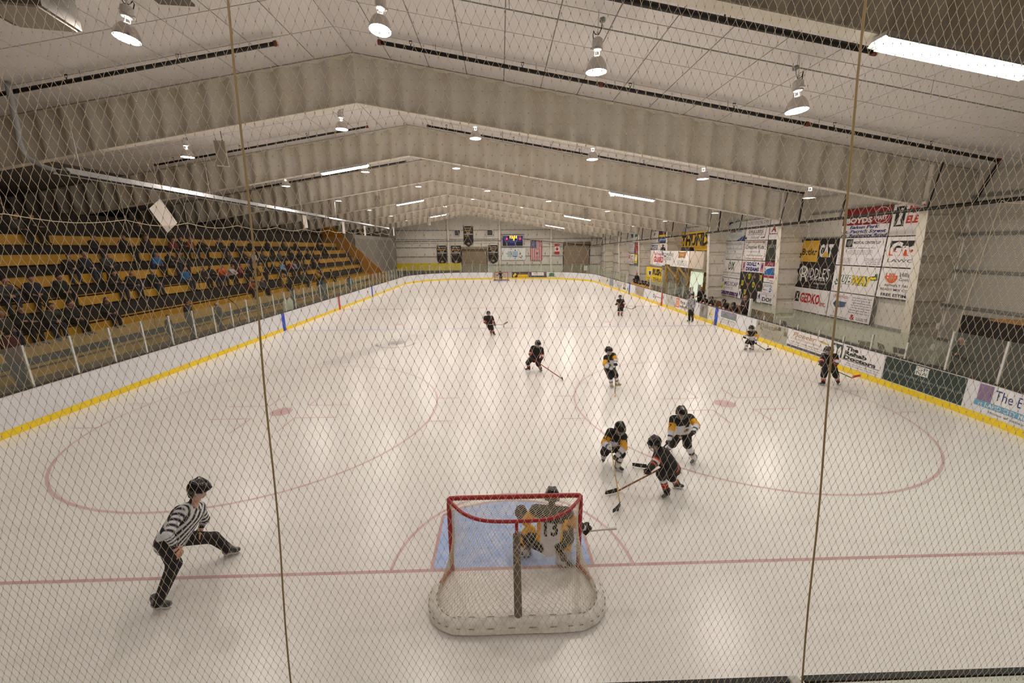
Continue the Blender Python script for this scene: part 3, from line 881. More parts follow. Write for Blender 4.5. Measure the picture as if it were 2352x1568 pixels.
def fine_net(b, x, y0, y1, z0, ztop, cell, r):
    n = int((y1 - y0) / cell); H = int((ztop(y0) - z0) / cell) + 1
    for k in range(-H, n + H):
        for s in (1, -1):
            ya = y0 + k * cell; yb = ya + s * (ztop(y0) - z0)
            za, zb = z0, ztop(y0)
            if yb < y0 or ya < y0 or ya > y1 or yb > y1:
                def clip(ya, za, yb, zb):
                    pts = [(ya, za), (yb, zb)]
                    for lim, sg in ((y0, 1), (y1, -1)):
                        (p, q) = pts
                        ip, iq = (p[0] - lim) * sg >= 0, (q[0] - lim) * sg >= 0
                        if not ip and not iq: return None
                        if ip != iq:
                            u = (lim - p[0]) / (q[0] - p[0]); m = (lim, p[1] + (q[1] - p[1]) * u)
                            pts = [p, m] if ip else [m, q]
                    return pts
                c = clip(ya, za, yb, zb)
                if not c: continue
                (ya_, za_), (yb_, zb_) = c
            else: ya_, za_, yb_, zb_ = ya, za, yb, zb
            b.tube([(x, ya_, za_), (x, yb_, zb_)], r, 3, cap=False)
m_twine = mat('twine_dark', (70, 64, 54), .9)
b = MB(); fine_net(b, -13.1, 1.5, 43.5, 2.26, lambda y: 5.62, .055, .0016); o = b.build('twine', m_twine, t); o['kind'] = 'stuff'
t = thing('side_safety_net', 'fine safety net with a white edge rope over the near right boards', 'net')
b = MB(); b.tube([(13.1, 5.8, 2.2), (13.1, 5.56, 5.82)], .009, 5); b.build('edge_rope', m_rope, t)
b = MB(); b.tube(smooth_curve([(13.1, 5.56, 5.82), (13.1, 5.3, 5.72), (13.1, 4.6, 5.68), (13.1, 3.4, 5.7)], 4), .008, 4); b.build('top_rope', m_rope, t)
b = MB(); fine_net(b, 13.1, 1.0, 5.7, 2.24, lambda y: 5.66, .05, .0016); o = b.build('twine', m_twine, t); o['kind'] = 'stuff'
# ------------------------------------------------------------------ boxes hung from the roof
for (x, y, z, rz, lab) in ((-10.6, 11.4, 8.25, .5, 'pale column loudspeaker hung from the left slope in the second bay'), (-9.6, 27.5, 8.3, .5, 'pale column loudspeaker hung from the left slope far back'), (-8.6, 44.2, 7.9, .5, 'pale column loudspeaker hung left of the far banners'), (7.6, 31.5, 7.6, -.5, 'pale column loudspeaker hung before the far right strip light')):
    t = thing('hanging_speaker', lab, 'speaker', (x, y, z), rz, 'hung loudspeakers'); t.rotation_euler = (.28, 0, rz)
    b = MB(); b.bb((-.17, -.14, -.42), (.17, .14, .42)); b.build('cabinet', mat('speaker_cabinet', (188, 178, 160), .6), t)
    b = MB(); b.bb((-.15, -.155, -.40), (.15, -.14, .40)); b.build('grille', mat('speaker_grille', (156, 148, 134), .8), t)
    b = MB(); b.bb((-.19, -.16, -.45), (.19, .16, -.42)); b.build('end_plate', m_white, t)
    b = MB(); b.tube([(-.1, 0, .42), (-.14, .1, 1.0)], .008, 4); b.tube([(.1, 0, .42), (.08, .1, 1.05)], .012, 4); b.build('hanger', m_black, t)
t = thing('unit_heater', 'grey box heater with a dark fan opening in the top left corner of the roof', 'heater', (-8.95, 3.9, 9.05), .2)
b = MB(); b.bb((-.55, -.45, -.05), (.55, .45, .6)); b.build('casing', mat('heater_casing', (104, 98, 86), .6), t)
b = MB(); b.lathe([(.16, 0), (.18, .02), (.16, .04)], 16, (.2, -.47, .22), Matrix.Rotation(PI / 2, 3, 'X')); b.build('fan_opening', m_black, t)
b = MB(); b.bb((-.42, -.46, -.09), (.5, .4, -.05)); b.build('louvre_plate', mat('louvre_plate', (158, 150, 138), .6), t)
b = MB()
for sx in (-.45, .45): b.tube([(sx, 0, .6), (sx, 0, 1.0)], .012, 4)
b.build('hanger_rods', m_black, t)
t = thing('unit_heater', 'dark square duct end at the top edge left of the first lamp', 'duct', (-6.35, 3.9, 9.6), .1)
b = MB(); b.bb((-.28, -.3, -.2), (.28, .3, .9)); b.build('duct_body', mat('duct_dark', (92, 86, 78), .6), t)
b = MB(); b.bb((-.32, -.34, -.24), (.32, .34, -.2)); b.build('duct_flange', mat('duct_flange', (110, 104, 94), .6), t)
# ------------------------------------------------------------------ figures: one smooth continuous surface grown round a posed skeleton
def surface_nets(F, org, h):
    ins = F < 0
    c = np.zeros(tuple(n - 1 for n in F.shape), np.int8)
    for i in (0, 1):
        for j in (0, 1):
            for k in (0, 1):
                c += ins[i:F.shape[0] - 1 + i, j:F.shape[1] - 1 + j, k:F.shape[2] - 1 + k]
    act = (c > 0) & (c < 8)
    ids = -np.ones(act.shape, np.int64); A = np.argwhere(act); ids[act] = np.arange(len(A))
    P = np.zeros((len(A), 3)); N = np.zeros(len(A))
    cor = np.array([(i, j, k) for i in (0, 1) for j in (0, 1) for k in (0, 1)])
    for a in range(8):
        for b in range(a + 1, 8):
            d = cor[b] - cor[a]
            if abs(d).sum() != 1: continue
            pa = A + cor[a]; pb = A + cor[b]
            fa = F[pa[:, 0], pa[:, 1], pa[:, 2]]; fb = F[pb[:, 0], pb[:, 1], pb[:, 2]]
            m = (fa < 0) != (fb < 0)
            t = np.where(m, fa / np.where(m, fa - fb, 1), 0)
            P += np.where(m[:, None], pa + t[:, None] * d, 0); N += m
    P = P / N[:, None] * h + org
    Q = []
    for ax in range(3):
        o1, o2 = [(1, 2), (2, 0), (0, 1)][ax]
        sl0 = [slice(1, -1)] * 3; sl1 = [slice(1, -1)] * 3
        sl0[ax] = slice(0, -1); sl1[ax] = slice(1, None)
        s0 = ins[tuple(sl0)]; s1 = ins[tuple(sl1)]
        E = np.argwhere(s0 != s1)
        flip = s0[E[:, 0], E[:, 1], E[:, 2]]
        E = E + np.array([0 if q == ax else 1 for q in range(3)])
        e1 = np.eye(3, dtype=int)[o1]; e2 = np.eye(3, dtype=int)[o2]
        q = [E - e1 - e2, E - e2, E, E - e1]
        q = np.stack([ids[w[:, 0], w[:, 1], w[:, 2]] for w in q], 1)
        q[~flip] = q[~flip][:, ::-1]
        Q.append(q)
    return P, np.concatenate(Q)

def cone_dist(X, a, b, ra, rb):
    a = np.asarray(a, float); b = np.asarray(b, float); d = b - a; L2 = max(d @ d, 1e-9)
    t = np.clip(((X - a) @ d) / L2, 0, 1)
    return np.linalg.norm(X - a - t[..., None] * d, axis=-1) - (ra + (rb - ra) * t), t

def grow(prims, h, k=0.03, cut=None):
    """prims: (tag, a, b, ra, rb) -> vertices, quads, index of the nearest primitive, its parameter"""
    pts = np.array([p for q in prims for p in (q[1], q[2])], float); R = max(max(q[3], q[4]) for q in prims)
    lo = pts.min(0) - R - 3 * h; hi = pts.max(0) + R + 3 * h
    n = np.ceil((hi - lo) / h).astype(int) + 1
    F = np.full(tuple(n), 1.0)
    ax = [lo[i] + h * np.arange(n[i]) for i in range(3)]
    for tg, a, b, ra, rb in prims:
        r = max(ra, rb) + 2.5 * k + 2 * h
        l = np.maximum(((np.minimum(a, b) - r - lo) / h).astype(int), 0); u = np.minimum(((np.maximum(a, b) + r - lo) / h).astype(int) + 2, n)
        X = np.stack(np.meshgrid(*[ax[i][l[i]:u[i]] for i in range(3)], indexing='ij'), -1)
        d, _ = cone_dist(X, a, b, ra, rb)
        S = F[l[0]:u[0], l[1]:u[1], l[2]:u[2]]
        hh = np.clip(0.5 + 0.5 * (d - S) / k, 0, 1)
        S[...] = d * (1 - hh) + S * hh - k * hh * (1 - hh)
    if cut is not None:
        X = np.stack(np.meshgrid(*ax, indexing='ij'), -1)
        F = cut(X, F)
    F[0] = F[-1] = 1; F[:, 0] = F[:, -1] = 1; F[:, :, 0] = F[:, :, -1] = 1
    V, Q = surface_nets(F, lo, h)
    D = np.stack([cone_dist(V, *p[1:])[0] for p in prims]); T = np.stack([cone_dist(V, *p[1:])[1] for p in prims])
    w = D.argmin(0)
    return V, Q, w, T[w, np.arange(len(V))]

def np_mesh(name, V, Q, mats, slot=None, col=None):
    me = bpy.data.meshes.new(name)
    me.vertices.add(len(V)); me.vertices.foreach_set('co', np.asarray(V, np.float32).ravel())
    me.loops.add(len(Q) * 4); me.loops.foreach_set('vertex_index', np.asarray(Q, np.int32).ravel())
    me.polygons.add(len(Q)); me.polygons.foreach_set('loop_start', np.arange(0, len(Q) * 4, 4, dtype=np.int32))
    me.polygons.foreach_set('use_smooth', np.ones(len(Q), bool))
    for m in mats: me.materials.append(m)
    if slot is not None: me.polygons.foreach_set('material_index', np.asarray(slot, np.int32))
    if col is not None:
        a = me.color_attributes.new('paint', 'FLOAT_COLOR', 'POINT')
        a.data.foreach_set('color', np.concatenate([col, np.ones((len(col), 1))], 1).astype(np.float32).ravel())
    me.update(calc_edges=True); me.validate()
    return me

def cloth_mat(name, rough):
    m = bpy.data.materials.new(name); m.use_nodes = True; nt = m.node_tree; b = nt.nodes['Principled BSDF']
    a = nt.nodes.new('ShaderNodeVertexColor'); a.layer_name = 'paint'
    tc = nt.nodes.new('ShaderNodeTexCoord'); n = nt.nodes.new('ShaderNodeTexNoise'); n.inputs['Scale'].default_value = 26; n.inputs['Detail'].default_value = 3
    nt.links.new(tc.outputs['Object'], n.inputs['Vector'])
    bp = nt.nodes.new('ShaderNodeBump'); bp.inputs['Strength'].default_value = 0.5; bp.inputs['Distance'].default_value = 0.012
    nt.links.new(n.outputs['Fac'], bp.inputs['Height']); nt.links.new(bp.outputs['Normal'], b.inputs['Normal'])
    nt.links.new(a.outputs['Color'], b.inputs['Base Color']); b.inputs['Roughness'].default_value = rough
    return m
m_cloth = cloth_mat('jersey_and_skin', 0.75)
GOLD, WHITE, BLACK, ORANGE, SKIN = [np.array(lin(c)) for c in ((238, 168, 20), (226, 226, 234), (17, 16, 18), (228, 78, 28), (206, 160, 136))]
SILVER = np.array(lin((150, 150, 155)))
m_helm = mat('helmet_black', (16, 16, 18), 0.25)
m_cage = mat('cage_steel', (150, 150, 152), 0.35, metal=0.8)
m_glove = mat('glove_black', (20, 19, 20), 0.6, noise=.3, scale=30, rgb2=(52, 48, 48))
m_glove_o = mat('glove_black_orange', (20, 19, 20), 0.6, noise=.6, scale=14, rgb2=(70, 34, 22))
m_skin = mat('skin', (206, 160, 136), 0.55)
m_boot = mat('skate_boot', (44, 42, 44), 0.4, noise=.5, scale=18, rgb2=(140, 138, 138))
m_boot_y = mat('skate_boot_yellow', (186, 170, 40), 0.4, noise=.3, scale=12, rgb2=(60, 56, 30))
m_hold = mat('blade_holder', (228, 228, 230), 0.4)
m_blade = mat('blade_steel', (190, 194, 198), 0.2, metal=0.9)

# --- shared gear, built once in local frames (x right, y forward, z up)
def build_gear():
    g = {}
    pr = [('o', (0, -.028, .045), (0, .028, .045), .112, .108), ('r', (.045, -.07, .135), (.045, .06, .135), .022, .02), ('r', (-.045, -.07, .135), (-.045, .06, .135), .022, .02),
          ('e', (.098, -.03, .02), (.098, -.02, -.03), .022, .018), ('e', (-.098, -.03, .02), (-.098, -.02, -.03), .022, .018), ('b', (-.06, .118, .068), (.06, .118, .068), .012, .012)]
    def cut(X, F):
        y, z = X[..., 1], X[..., 2]
        F = np.maximum(F, -np.maximum(0.03 - y, z - 0.055))
        return np.maximum(F, -(z + 0.055 + 0.0 * y))
    V, Q, _, _ = grow(pr, 0.009, 0.02, cut); g['helmet'] = np_mesh('helmet', V, Q, [m_helm])
    b = MB()
    for z in (.03, .005, -.02, -.045, -.07, -.09):
        s = 1 - max(0, -z - .04) * 3.0
        b.tube([(.112 * s * math.sin(a), .02 + .118 * s * math.cos(a), z) for a in np.linspace(-1.45, 1.45, 9)], .0035, 4)
    for a in np.linspace(-1.3, 1.3, 9):
        b.tube([(.112 * s * math.sin(a), .02 + .118 * s * math.cos(a), z) for z, s in ((.055, 1), (0, 1), (-.04, 1), (-.07, .91), (-.095, .84))], .0035, 4)
    g['face_cage'] = b.mesh('face_cage', m_cage)
    b = MB(); b.smooth = True; n = 10
    vs = [(.118 * math.sin(a), .02 + .125 * math.cos(a), z) for a in np.linspace(-1.2, 1.2, n + 1) for z in (.06, -.035)]
    b.add(vs, [(2 * i, 2 * i + 1, 2 * i + 3, 2 * i + 2) for i in range(n)])
    mv = mat('visor_clear', (235, 240, 242), 0.05); mv.node_tree.nodes['Principled BSDF'].inputs['Alpha'].default_value = 0.22
    g['visor'] = b.mesh('visor', mv)
    def hand(glove):
        # the held shaft runs along x through the origin, the forearm comes from -z, knuckles towards +y
        k = 1.0 if glove else 0.72; pr = []
        for i, x in enumerate((-.036, -.012, .012, .034)):
            L = (0.9, 1.0, 1.05, 0.92)[i] if True else 1; r = .0125 * (1.15 if glove else .8)
            x *= (1.15 if glove else .85)
            p0 = (x, -.018, -.040); R = .030 * L
            ch = [p0, (x, .022, -.030), (x, .036, .004), (x, .012, .030), (x, -.012, .026)]
            for q, w in zip(ch, ch[1:]): pr.append(('f', q, w, r, r * .93))
        pr.append(('t', (.045 * k, -.020, -.045), (.052 * k, -.034, -.005), .015 * k + .003, .014 * k)); pr.append(('t', (.052 * k, -.034, -.005), (.018 * k, -.030, .024), .014 * k, .012 * k))
        pr.append(('p', (-.022, -.012, -.055), (.022, -.012, -.055), .024, .024)); pr.append(('p', (0, -.008, -.060), (0, 0, -.11), .030, .028 if not glove else .036))
        if glove: pr.append(('c', (0, 0, -.10), (0, 0, -.185), .042, .056))
        V, Q, _, _ = grow(pr, 0.0055, 0.008)
        return V, Q
    V, Q = hand(True); g['glove'] = np_mesh('glove', V, Q, [m_glove]); g['glove_orange'] = np_mesh('glove', V, Q, [m_glove_o])
    # bare hand laid flat with the fingers apart and a little bent: palm at the origin, fingers to +z, back of the hand +y
    pr = [('p', (-.024, 0, -.03), (.024, 0, -.03), .02, .02), ('p', (-.03, .002, .02), (.03, .002, .02), .014, .014), ('w', (0, 0, -.04), (0, 0, -.12), .026, .028)]
    for x, L, sp in ((-.032, .85, -.010), (-.011, 1.0, -.003), (.011, 1.04, .004), (.031, .92, .012)):
        a = (x, .003, .02); bq = (x + sp * .6, .004, .02 + .036 * L); cq = (x + sp, -.006, .02 + .062 * L); dq = (x + sp * 1.1, -.020, .02 + .078 * L)
        pr += [('f', a, bq, .0095, .009), ('f', bq, cq, .009, .0082), ('f', cq, dq, .0082, .0075)]
    pr += [('t', (.028, -.002, -.03), (.058, -.008, .005), .013, .011), ('t', (.058, -.008, .005), (.066, -.016, .032), .0105, .009)]
    V, Q, _, _ = grow(pr, 0.005, 0.006); g['hand'] = np_mesh('hand', V, Q, [m_skin])
    pr = [('a', (0, -.035, .05), (0, -.03, -.03), .047, .046), ('f', (0, -.035, -.058), (0, .12, -.075), .040, .032), ('h', (0, -.05, -.06), (0, -.04, -.085), .036, .034), ('t', (0, .09, -.06), (0, .13, -.07), .036, .03), ('k', (0, .0, .06), (0, .05, -.02), .03, .03)]
    V, Q, w, _ = grow(pr, 0.009, 0.025); g['boot_vq'] = (V, Q)
    b = MB(); b.box((0, -.035, -.115), (.03, .07, .035)); b.box((0, .085, -.115), (.03, .08, .035)); b.box((0, .025, -.125), (.018, .2, .014)); g['blade_holder'] = b.mesh('blade_holder', m_hold)
    b = MB(); b.add([(s * .002, y, z) for s in (-1, 1) for y, z in ((-.085, -.13), (-.075, -.148), (.12, -.148), (.15, -.134), (.14, -.13))], [(0, 1, 2, 3, 4), (9, 8, 7, 6, 5)] + [(i, i + 5, (i + 1) % 5 + 5, (i + 1) % 5) for i in range(5)]); g['blade'] = b.mesh('blade', m_blade)
    V, Q = g['boot_vq']; g['boot'] = np_mesh('boot', V, Q, [m_boot]); g['boot_yellow'] = np_mesh('boot', V, Q, [m_boot_y])
    return g
GEAR = build_gear()

def frame(fwd, up=(0, 0, 1)):
    y = Vector(fwd).normalized(); x = y.cross(Vector(up)).normalized(); z = x.cross(y)
    return Matrix((x, y, z)).transposed()

def attach(name, me, parent, loc, R, s=1.0):
    o = put(name, me, parent)
    o.matrix_local = Matrix.LocRotScale(Vector(loc), R.to_quaternion(), (s, s, s))
    return o

def vv(p): return np.array(p, float)

def body_prims(J, adult=False, slim=False, goalie=False):
    PL, PR, SL, SR, H = [vv(J[k]) for k in ('PL', 'PR', 'SL', 'SR', 'H')]
    P = (PL + PR) / 2; Ch = (SL + SR) / 2; lat = (SL - SR) / max(np.linalg.norm(SL - SR), 1e-6); s = 1.2 if adult else 1.0
    pad = 0.0 if slim else 1.0
    pr = []
    tr = (.112 + .012 * pad + (.016 if slim else 0)) * s
    for q, e in ((1, SL), (-1, SR)):
        pr.append(('torso', P + lat * q * .062 * s, Ch + lat * q * .085 * s - (Ch - P) * .12, tr * 1.02, tr))
        pr.append(('yoke', Ch + lat * q * .03, e - lat * q * .03 * s, .085 * s, (.072 + .018 * pad) * s))
    pr.append(('torso', P - (Ch - P) * .10, Ch - (Ch - P) * .15, tr * 1.10, tr * 1.05))
    ar = (.050 + .020 * pad) * s
    for sd in 'LR':
        S, E, Wr, Pp, K, A, T = [vv(J[k + sd]) for k in 'SEWPKAT']
        pr.append(('ua' + sd, S, E, ar * 1.12, ar)); pr.append(('fa' + sd, E, Wr, ar * .98, ar * .66))
        th = (.092 + .016 * pad) * s; Pi = Pp * .8 + P * .2
        if goalie: th *= 1.1
        pr.append(('th' + sd, Pi, K, th * 1.05, th * (.86 if pad else .72)))
        sh = (.064 + .008 * pad) * s
        pr.append(('sh' + sd, K, A, sh * 1.1, sh * .78))
    up = (H - Ch); up = up / np.linalg.norm(up)
    return pr, P, Ch, lat, up, s

def head_prims(H, fwd, s):
    R = np.array(frame(fwd)); f = R[:, 1]; u = R[:, 2]; x = R[:, 0]
    k = (0.92 if s == 1.0 else 1.0)
    pr = [('head', H + u * .03 - f * .01, H + u * .03 + f * .015, .092 * k, .086 * k), ('head', H - u * .02 + f * .02, H - u * .062 + f * .038, .068 * k, .045 * k),
          ('nose', H + f * .088 * k - u * .002, H + f * .112 * k - u * .022, .010, .013)]
    for q in (-1, 1):
        pr.append(('ear', H + x * q * .086 * k - f * .005 - u * .005, H + x * q * .088 * k - f * .012 + u * .02, .014, .016))
        pr.append(('brow', H + x * q * .02 + f * .082 * k + u * .026, H + x * q * .045 + f * .072 * k + u * .026, .010, .010))
    return pr, R

def make_person(kind, J, fwd, label, adult=False, gear='cage', cat='person', group=None, h=None, yellow=False, scale_skate=1.0, hold=None, grip=None, name='person'):
    J = {k: vv(v) for k, v in J.items()}
    c0 = (J['PL'] + J['PR']) / 2; org = np.array((c0[0], c0[1], 0.0))
    J = {k: v - org for k, v in J.items()}
    slim = kind == 'ref'
    pr, P, Ch, lat, up, s = body_prims(J, adult, slim, kind == 'goalie')
    hp, R = head_prims(J['H'], fwd, s)
    pr.append(('neck', Ch + up * .02, J['H'] - up * .05, .052 * s, .05 * s))
    if kind == 'goalie':
        for sd in 'LR':
            K, A = J['K' + sd], J['A' + sd]; d = np.array((0, .10, 0.0))
            pr.append(('pad' + sd, K + d + (K - A) * .35, A + d, .10, .095)); pr.append(('pad' + sd, K + d * .6 + (K - A) * .2 + lat * .05, A + d * .6 + lat * .05, .085, .08))
    prims = pr + hp
    h = h or (.0095 if not adult else .008)
    V, Q, w, t = grow(prims, h, .028)
    tags = np.array([p[0] for p in prims]); tg = tags[w]
    col = np.tile(BLACK, (len(V), 1))
    d3 = np.cross(lat, up); hd = (V - J['H']) @ R
    headm = np.isin(tg, ['head', 'nose', 'ear', 'brow', 'neck'])
    upz = (V - P) @ (Ch - P) / ((Ch - P) @ (Ch - P)); latx = (V - P) @ lat
    tor = np.isin(tg, ['torso', 'yoke']); ua = np.isin(tg, ['uaL', 'uaR']); fa = np.isin(tg, ['faL', 'faR']); th = np.isin(tg, ['thL', 'thR']); sh = np.isin(tg, ['shL', 'shR'])
    if kind == 'white':
        col[tor] = WHITE; col[tor & (upz > .78)] = BLACK; col[(tg == 'yoke')] = BLACK
        front = np.abs(latx) < .05
        col[tor & front & (upz > .62) & (upz < .92)] = BLACK                      # dark V at the collar
        col[tor & (upz < .16) & (upz > .06)] = BLACK; col[tor & (upz < .06) & (upz > .01)] = GOLD
        col[ua & (t < .42)] = BLACK; col[ua & (t >= .42)] = GOLD; col[fa] = WHITE; col[fa & (t > .55) & (t < .72)] = BLACK
        rr = (latx / .055) ** 2 + ((upz - .42) / .11) ** 2; fr = ((V - P) @ R[:, 1]) > .03
        col[tor & fr & (rr < 1)] = BLACK; col[tor & fr & (rr < .6)] = GOLD * .8; col[tor & fr & (rr < .2)] = BLACK   # chest crest
        col[sh] = WHITE; col[sh & (t > .50) & (t < .64)] = BLACK; col[sh & (t > .67) & (t < .72)] = GOLD
        col[sh & (t < .10)] = BLACK
    elif kind == 'black':
        a = np.abs(latx)
        col[tor & (a > .152) & (a < .172) & (upz < .7)] = ORANGE * .9; col[tor & (a > .172) & (a < .182) & (upz < .7)] = WHITE * .8
        col[tor & (upz < .12) & (upz > .05)] = ORANGE * .8
        col[ua & (t > .72) & (t < .86)] = ORANGE; col[ua & (t > .86)] = WHITE; col[fa & (t > .28) & (t < .42)] = ORANGE * .9
        col[tor & (a < .09) & (upz > .46) & (upz < .54) & (np.sin(latx * 190) > -.2)] = np.array(lin((120, 62, 60)))   # dim lettering on the chest
        col[sh & (t > .02) & (t < .10)] = ORANGE; col[sh & (t > .22) & (t < .36)] = WHITE * .9; col[sh & (t > .42) & (t < .52)] = ORANGE; col[sh & (t > .60) & (t < .66)] = ORANGE
        col[(tg == 'yoke') & (np.abs((V - Ch) @ up) < .02)] = np.array(lin((110, 40, 44)))
    elif kind == 'ref':
        stripe = np.sin(latx / .034 * PI * .62 + ((V - P) @ d3) / .034 * PI * .45 + .6) > 0
        col[tor] = np.where(stripe[:, None], WHITE, BLACK)[tor]
        st2 = np.sin(t * 26) > 0
        col[ua] = np.where(st2[:, None], WHITE, BLACK)[ua]; col[fa] = np.where((np.sin(t * 26 + 2) > 0)[:, None], WHITE, BLACK)[fa]
        yk = tg == 'yoke'; col[yk] = np.where((np.sin(np.abs(latx) / .03 * PI * .6) > 0)[:, None], WHITE, BLACK)[yk]
        col[fa & (t > .9)] = BLACK
    elif kind == 'goalie':
        col[tor] = WHITE; col[tor & (upz > .72)] = BLACK; col[tg == 'yoke'] = BLACK
        col[tor & (np.abs(latx) > .15) & (upz < .72)] = GOLD; col[ua & (t > .2)] = GOLD; col[fa] = WHITE; col[fa & (t < .3)] = GOLD
        pd = np.isin(tg, ['padL', 'padR']); col[pd] = GOLD; col[pd & (np.sin(t * 11) > .45)] = BLACK; col[pd & (t > .9)] = WHITE
        col[sh] = GOLD; col[sh & (t > .55)] = WHITE * .8
    col[headm] = SKIN
    col[(tg == 'neck') & (kind != 'ref')] = BLACK
    k = 0.92 if s == 1.0 else 1.0
    for q in (-1, 1):
        e = (np.abs(hd[:, 0] - q * .034) < .014) & (np.abs(hd[:, 2] - .006) < .008) & (hd[:, 1] > .03); col[e & headm] = np.array((.03, .025, .02))
    col[headm & (np.abs(hd[:, 0]) < .024) & (np.abs(hd[:, 2] + .062) < .006) & (hd[:, 1] > .03)] = np.array(lin((150, 84, 78)))
    if kind in ('ref',) or gear == 'visor':
        col[headm & (hd[:, 1] < -.02) & (hd[:, 2] < .06)] = np.array(lin((46, 34, 28)))   # hair below the helmet
    for _ in range(1 if kind == 'ref' or h > .012 else 2):      # soften the dye edges
        acc = col.copy(); cnt = np.ones(len(V))
        for a in range(4):
            np.add.at(acc, Q[:, a], col[Q[:, (a + 1) % 4]]); np.add.at(cnt, Q[:, a], 1)
            np.add.at(acc, Q[:, a], col[Q[:, (a + 3) % 4]]); np.add.at(cnt, Q[:, a], 1)
        col = acc / cnt[:, None]
    root = thing(name, label, cat, tuple(org), 0, group)
    me = np_mesh('body', V, Q, [m_cloth], col=col)
    bo = put('body', me, root)
    Rm = Matrix(R.tolist()); hs = .98 if s == 1 else 1.10
    attach('helmet', GEAR['helmet'], root, J['H'], Rm, hs)['label'] = 'glossy black helmet'
    if gear == 'cage': attach('face_cage', GEAR['face_cage'], root, J['H'], Rm, hs)
    else: attach('visor', GEAR['visor'], root, J['H'], Rm, hs)
    for sd in 'LR':
        A, T, K = J['A' + sd], J['T' + sd], J['K' + sd]
        f = T - A; f[2] = 0; f = f / np.linalg.norm(f); sk = (0.86 if not adult else 1.0) * scale_skate
        lift = max(0, A[2] - .125)
        loc = (A[0], A[1], .149 * sk + lift)
        if kind != 'goalie' or True:
            o = attach('skate', GEAR['boot_yellow' if yellow else 'boot'], root, loc, frame(f), sk)
            put('blade_holder', GEAR['blade_holder'], o); put('blade', GEAR['blade'], o)
        E, Wr = J['E' + sd], J['W' + sd]; fd = (Wr - E) / np.linalg.norm(Wr - E)
        if kind == 'ref':
            z = Vector(fd); y = Vector((0, 0, 1)) - z * z.z
            if y.length < .35: y = Vector((f[0], f[1], 0)) - z * z.dot(Vector((f[0], f[1], 0)))
            y.normalize(); x = y.cross(z)
            o = attach('hand', GEAR['hand'], root, Wr + fd * .075, Matrix((x, y, z)).transposed(), 1.12)
            if sd == 'L': o.scale = (-1.12, 1.12, 1.12)
        else:
            g = vv(grip) if grip is not None else lat
            z = Vector(fd); x = Vector(g); x = (x - z * x.dot(z)); x.normalize(); y = z.cross(x)
            attach('glove', GEAR['glove_orange' if kind == 'black' else 'glove'], root, Wr + fd * .06, Matrix((x, y, z)).transposed(), (1.0 if kind != 'goalie' else 1.35))
    return root, V + org, Q, dict(P=P + org, Ch=Ch + org, lat=lat, up=up, J={k: v + org for k, v in J.items()})

def decal(root, V, Q, body, org, nrm, up, w, hgt, m, name='number', bold=.02):
    """lettering laid on to the surface of a figure"""
    bv = BVHTree.FromPolygons([tuple(p) for p in V], [tuple(int(i) for i in q) for q in Q])
    tv, tf, size = text_geo(body, bold)
    n = Vector(nrm).normalized(); u = Vector(up); u = (u - n * u.dot(n)).normalized(); r = u.cross(n)
    sx = w / size[0]; sy = hgt / size[1]; out = []
    for p in tv:
        q = Vector(org) + r * float(p[0] * sx) + u * float(p[1] * sy)
        hit = bv.ray_cast(q + n * .6, -n, 1.2)
        out.append((hit[0] + n * .006 if hit[0] is not None else q) - root.location)
    b = MB(); b.add(out, tf); o = b.build(name, m, root); o['label'] = 'number ' + body
    return o

def hockey_stick(butt, heel, tip, label, shaft_rgb=(196, 160, 96), blade_rgb=(24, 22, 22), goalie=False):
    butt, heel, tip = Vector(butt), Vector(heel), Vector(tip)
    d = tip - heel; d = d.normalized() * (0.29 if not goalie else .34)
    r = thing('hockey_stick', label, 'hockey stick', tuple(butt))
    b = MB(); b.bar((0, 0, 0), heel - butt, .018, .026); b.build('shaft', mat('stick_%d_%d_%d' % shaft_rgb, shaft_rgb, .4), r)
    b = MB(); b.bar((0, 0, 0), (heel - butt).normalized() * .13, .027, .034); b.build('grip_tape', mat('tape_white', (214, 210, 204), .8), r)
    b = MB(); h0 = heel - butt; n = 6
    side = d.cross(Vector((0, 0, 1))).normalized()
    ht = .075 if not goalie else .10
    vs = []
    for i in range(n + 1):
        t = i / n; c = h0 + d * t + side * .05 * t * t
        for oz in (-.012, ht * (1 - .25 * t ** 3)):
            for ow in (-.006, .006): vs.append(c + Vector((0, 0, oz)) + side * ow)
    fs = []
    for i in range(n):
        k = 4 * i
        fs += [(k, k + 4, k + 6, k + 2), (k + 1, k + 3, k + 7, k + 5), (k + 2, k + 6, k + 7, k + 3), (k, k + 1, k + 5, k + 4)]
    fs += [(0, 2, 3, 1), (4 * n, 4 * n + 1, 4 * n + 3, 4 * n + 2)]
    b.add(vs, fs); b.build('blade', mat('stick_blade_%d_%d_%d' % blade_rgb, blade_rgb, .6), r)
    if goalie:
        b = MB(); b.bar((heel - butt) * .52, heel - butt, .02, .085); b.build('paddle', mat('stick_paddle', (226, 224, 220), .5), r)
    return r
